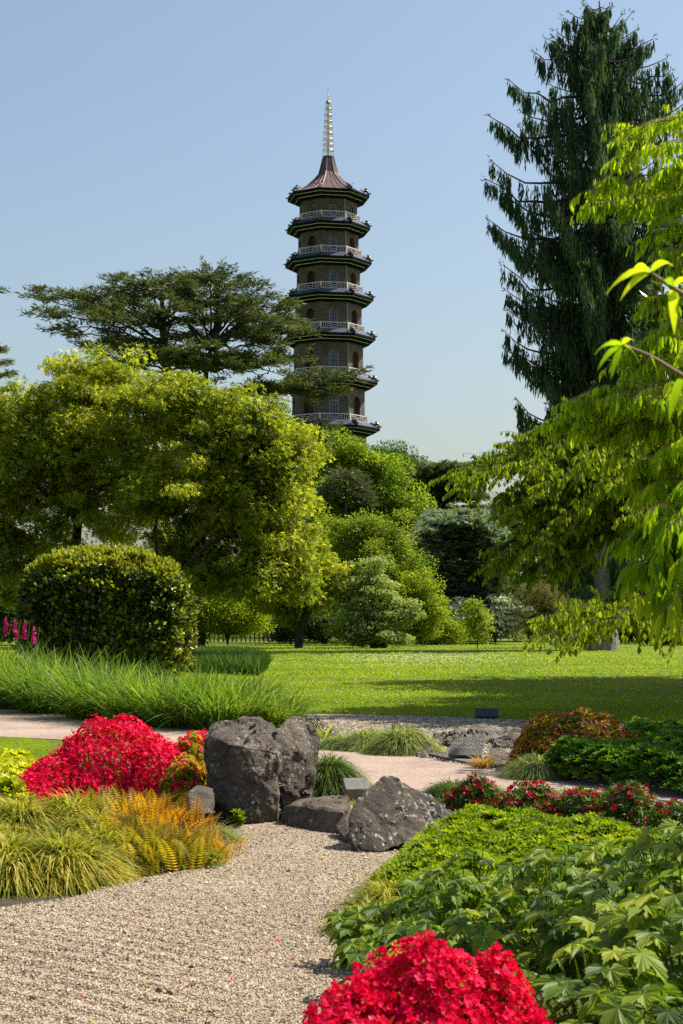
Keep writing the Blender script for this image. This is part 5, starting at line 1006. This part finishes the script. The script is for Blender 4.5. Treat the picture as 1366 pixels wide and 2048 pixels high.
for s_ in (-1, 1):
    rt = A(.05, s_ * .1, .5) * S_; tips_ = np.array([(.35, s_ * .5, .75), (.1, s_ * .65, .85), (-.2, s_ * .62, .78), (-.4, s_ * .45, .6)]) * S_
    for q in range(3): gw_[s_ > 0].add([rt, tips_[q], (tips_[q] + tips_[q + 1]) / 2 * .9, tips_[q + 1]], [[0, 1, 2], [0, 2, 3]])
    gw_[s_ > 0].add([rt + A(0, 0, .02), tips_[0] * 1.0 + A(0, 0, .02), tips_[0] * .95 + A(-.03, 0, -.03)], [[0, 1, 2]])
me_w = [gw_[0].build('wing', drg), gw_[1].build('wing', drg)]; dmesh, wmesh = me_d.data, [q.data for q in me_w]
bpy.data.objects.remove(me_d); [bpy.data.objects.remove(q) for q in me_w]

for k in range(10):
    zl = hz(lipy[k]); RE = eR[k] * PX; RW = wR[k] * PX; rb = RW + .18
    rail_z = zl + 11 * PX if k else None
    # eave under profile: green with cream lines, real steps
    g = Geo(); under = -14 * PX
    st = [(RE, zl), (RE + .03, zl - .05), (RE + .03, zl - .12)]; prism(g, [(RE - .3, zl + .02), (RE, zl + .03)] + st, mat=0)
    nst = 7; rr = np.linspace(RE, RW - .02, nst + 1); zz = np.linspace(zl - .12, zl + under, nst + 1)
    for i in range(nst):
        m_ = 1 if i in (1, 4) else 0
        if m_: dr = (rr[i + 1] - rr[i]); dz_ = (zz[i + 1] - zz[i]); 
        prism(g, [(rr[i], zz[i]), (rr[i] + (rr[i + 1] - rr[i]) * .0, zz[i + 1])], mat=0)
        if i in (1, 4):
            prism(g, [(rr[i] + .012, zz[i] - .012), (rr[i] + .012, zz[i] - .06)], mat=1)
        prism(g, [(rr[i], zz[i + 1]), (rr[i + 1], zz[i + 1])], mat=0)
    e = g.build('eave', [green, linem], None, (0, 0, 0)); e.parent = t
    g = Geo()
    if k == 0:
        prof = [(RE + .02, zl + .03), (66 * PX, hz(389)), (51 * PX, hz(380)), (34 * PX, hz(365)), (25 * PX, hz(355)), (19.5 * PX, hz(347)), (15 * PX, hz(331)), (12 * PX, hz(318))]
        prism(g, prof); ro = g.build('roof', copper, None, (0, 0, 0)); ro.parent = t
        gs = Geo()
        for j in range(8):
            for f in (0, .25, .5, .75):
                pts = [cor(j, r_, z_) * (1 - f) + cor(j + 1, r_, z_) * f + A(0, 0, .02) for r_, z_ in (prof if f in (0, .5) else prof[:5])]; gs.tube(pts, .045 if f == 0 else .022, 4)
        so_ = gs.build('seams', seam, None, (0, 0, 0)); so_.parent = ro
    else:
        prism(g, [(RE + .02, zl + .03), (RE * .85 + rb * .15, zl + 2.5 * PX), ((RE + rb) / 2 + .05, zl + 6.5 * PX), (rb + .12, rail_z), (wR[k - 1] * PX * .96, rail_z)])
        for j in range(8): g.tube([cor(j, RE + .02, zl + .05), cor(j, (RE + rb) / 2 + .05, zl + 6.5 * PX + .02), cor(j, rb + .12, rail_z + .02)], .05, 5)
        ro = g.build('roof', roofm, None, (0, 0, 0)); ro.parent = t
        # railing
        Rr = wR[k - 1] * PX + .17; rh = .60; gr = Geo()
        for j in range(8):
            if j in (5, 6): continue
            a, b = cor(j, Rr, 0), cor(j + 1, Rr, 0); u = nrm(b - a); L_ = np.linalg.norm(b - a); yaw = math.atan2(u[1], u[0]); Rm = Matrix.Rotation(yaw, 3, 'Z'); mid = (a + b) / 2
            for zz_, h_ in ((rh, .036), (.07, .028)): gr.box(mid + A(0, 0, rail_z + zz_), (L_ / 2, .03, h_), Rm)
            gr.box(a + A(0, 0, rail_z + rh / 2 + .02), (.05, .05, rh / 2 + .04), Rm); 
            for q in range(14):
                x = -L_ / 2 + L_ * (q + .5) / 14
                grp = q in (5, 8) or q in (2, 11) or q in (0, 13) or q in (3, 10) 
                zb_, zt_ = (.07, rh)
                gr.box(mid + u * x + A(0, 0, rail_z + (zb_ + zt_) / 2), (.017, .017, (zt_ - zb_) / 2), Rm) if q not in (4, 6, 7, 9) else None
                if q in (4, 9): gr.box(mid + u * x + A(0, 0, rail_z + rh * .45), (L_ / 26, .018, .022), Rm); gr.box(mid + u * x + A(0, 0, rail_z + rh * .75), (L_ / 26, .018, .022), Rm)
                if q in (6, 7): gr.box(mid + u * x + A(0, 0, rail_z + rh * .62), (L_ / 26, .018, .022), Rm); gr.box(mid + u * x + A(0, 0, rail_z + rh * .32), (L_ / 26, .018, .022), Rm)
                if q in (1, 12): gr.box(mid + u * x + A(0, 0, rail_z + rh * .35), (L_ / 28, .016, .014), Rm)
        ra = gr.build('railing', railm, None, (0, 0, 0)); ra.parent = t
    # wall below this eave down to the next rail
    zt = zl + under + .01; zb = hz(lipy[k + 1]) + 11 * PX + .004 if k < 9 else 0
    wall_part(k, zb, zt, RW, not k == 0, k == 0)
    g = Geo(); g.tube([cor(3, RW + .03, zb), cor(3, RW + .03, zt)], .035, 6); o = g.build('downpipe', pipe, None, (0, 0, 0)); o.parent = t
    if k < 7:
        for j in (0, 1, 2, 3, 4):
            if k >= 4 and j < 1: continue
            do = bpy.data.objects.new('dragon', dmesh); COL.objects.link(do); do.parent = t
            a = ang(j); do.location = tuple(cor(j, RE - .38, zl + .20)); do.rotation_euler = (0, .30, a - math.pi / 2)
            for wm in wmesh: wo = bpy.data.objects.new('wing', wm); COL.objects.link(wo); wo.parent = do
# spire
g = Geo(); z0 = hz(318); prism(g, [(11.8 * PX, z0), (12.3 * PX, z0 + .05), (12 * PX, z0 + .2), (2 * PX, z0 + .25)]); o = g.build('spire_collar', purple, None, (0, 0, 0)); o.parent = t
g = Geo(); zc = lambda y: hz(y)
g.tube([A(0, 0, z0 + .1), A(0, 0, zc(300)), A(0, 0, zc(205))], [.10, .085, .06], 10)
yr = [300, 289, 278, 265.5, 253.5, 242, 229.5, 217]; rads = [10.8, 10.2, 9.6, 9.0, 8.4, 7.8, 7.0, 6.2]
for y, r_ in zip(yr, rads):
    th = np.linspace(0, 2 * math.pi, 25); g.tube(np.stack([np.cos(th) * r_ * PX, np.sin(th) * r_ * PX, np.full(25, zc(y + 1))], 1), .035, 5, cap=False)
    for a in (0, math.pi / 2, math.pi, -math.pi / 2): g.tube([A(0, 0, zc(y + 1)), A(math.cos(a + .3) * r_ * PX, math.sin(a + .3) * r_ * PX, zc(y + 1))], .015, 4)
g.tube([A(0, 0, zc(206)), A(0, 0, zc(203)), A(0, 0, zc(200))], [.24, .20, .05], 10)
for y, r_ in ((197, 2.2), (192, 1.8), (188, 1.4), (184, 1.0)): g.tube([A(0, 0, zc(y + 1.6)), A(0, 0, zc(y)), A(0, 0, zc(y - 1.6))], [.02, r_ * PX, .02], 8)
g.tube([A(0, 0, zc(203)), A(0, 0, zc(172))], [.03, .012], 5); g.tube([A(-.11, 0, zc(176)), A(.11, 0, zc(176))], .012, 4)
o = g.build('spire', gold, None, (0, 0, 0)); o.parent = t
g = Geo()
for a in np.arange(6) * math.pi / 3 + .2: g.tube([A(math.cos(a) * 11.6 * PX, math.sin(a) * 11.6 * PX, z0 + .2), A(math.cos(a) * 5.6 * PX, math.sin(a) * 5.6 * PX, zc(205))], .012, 4)
o = g.build('stay_wires', purple, None, (0, 0, 0)); o.parent = t
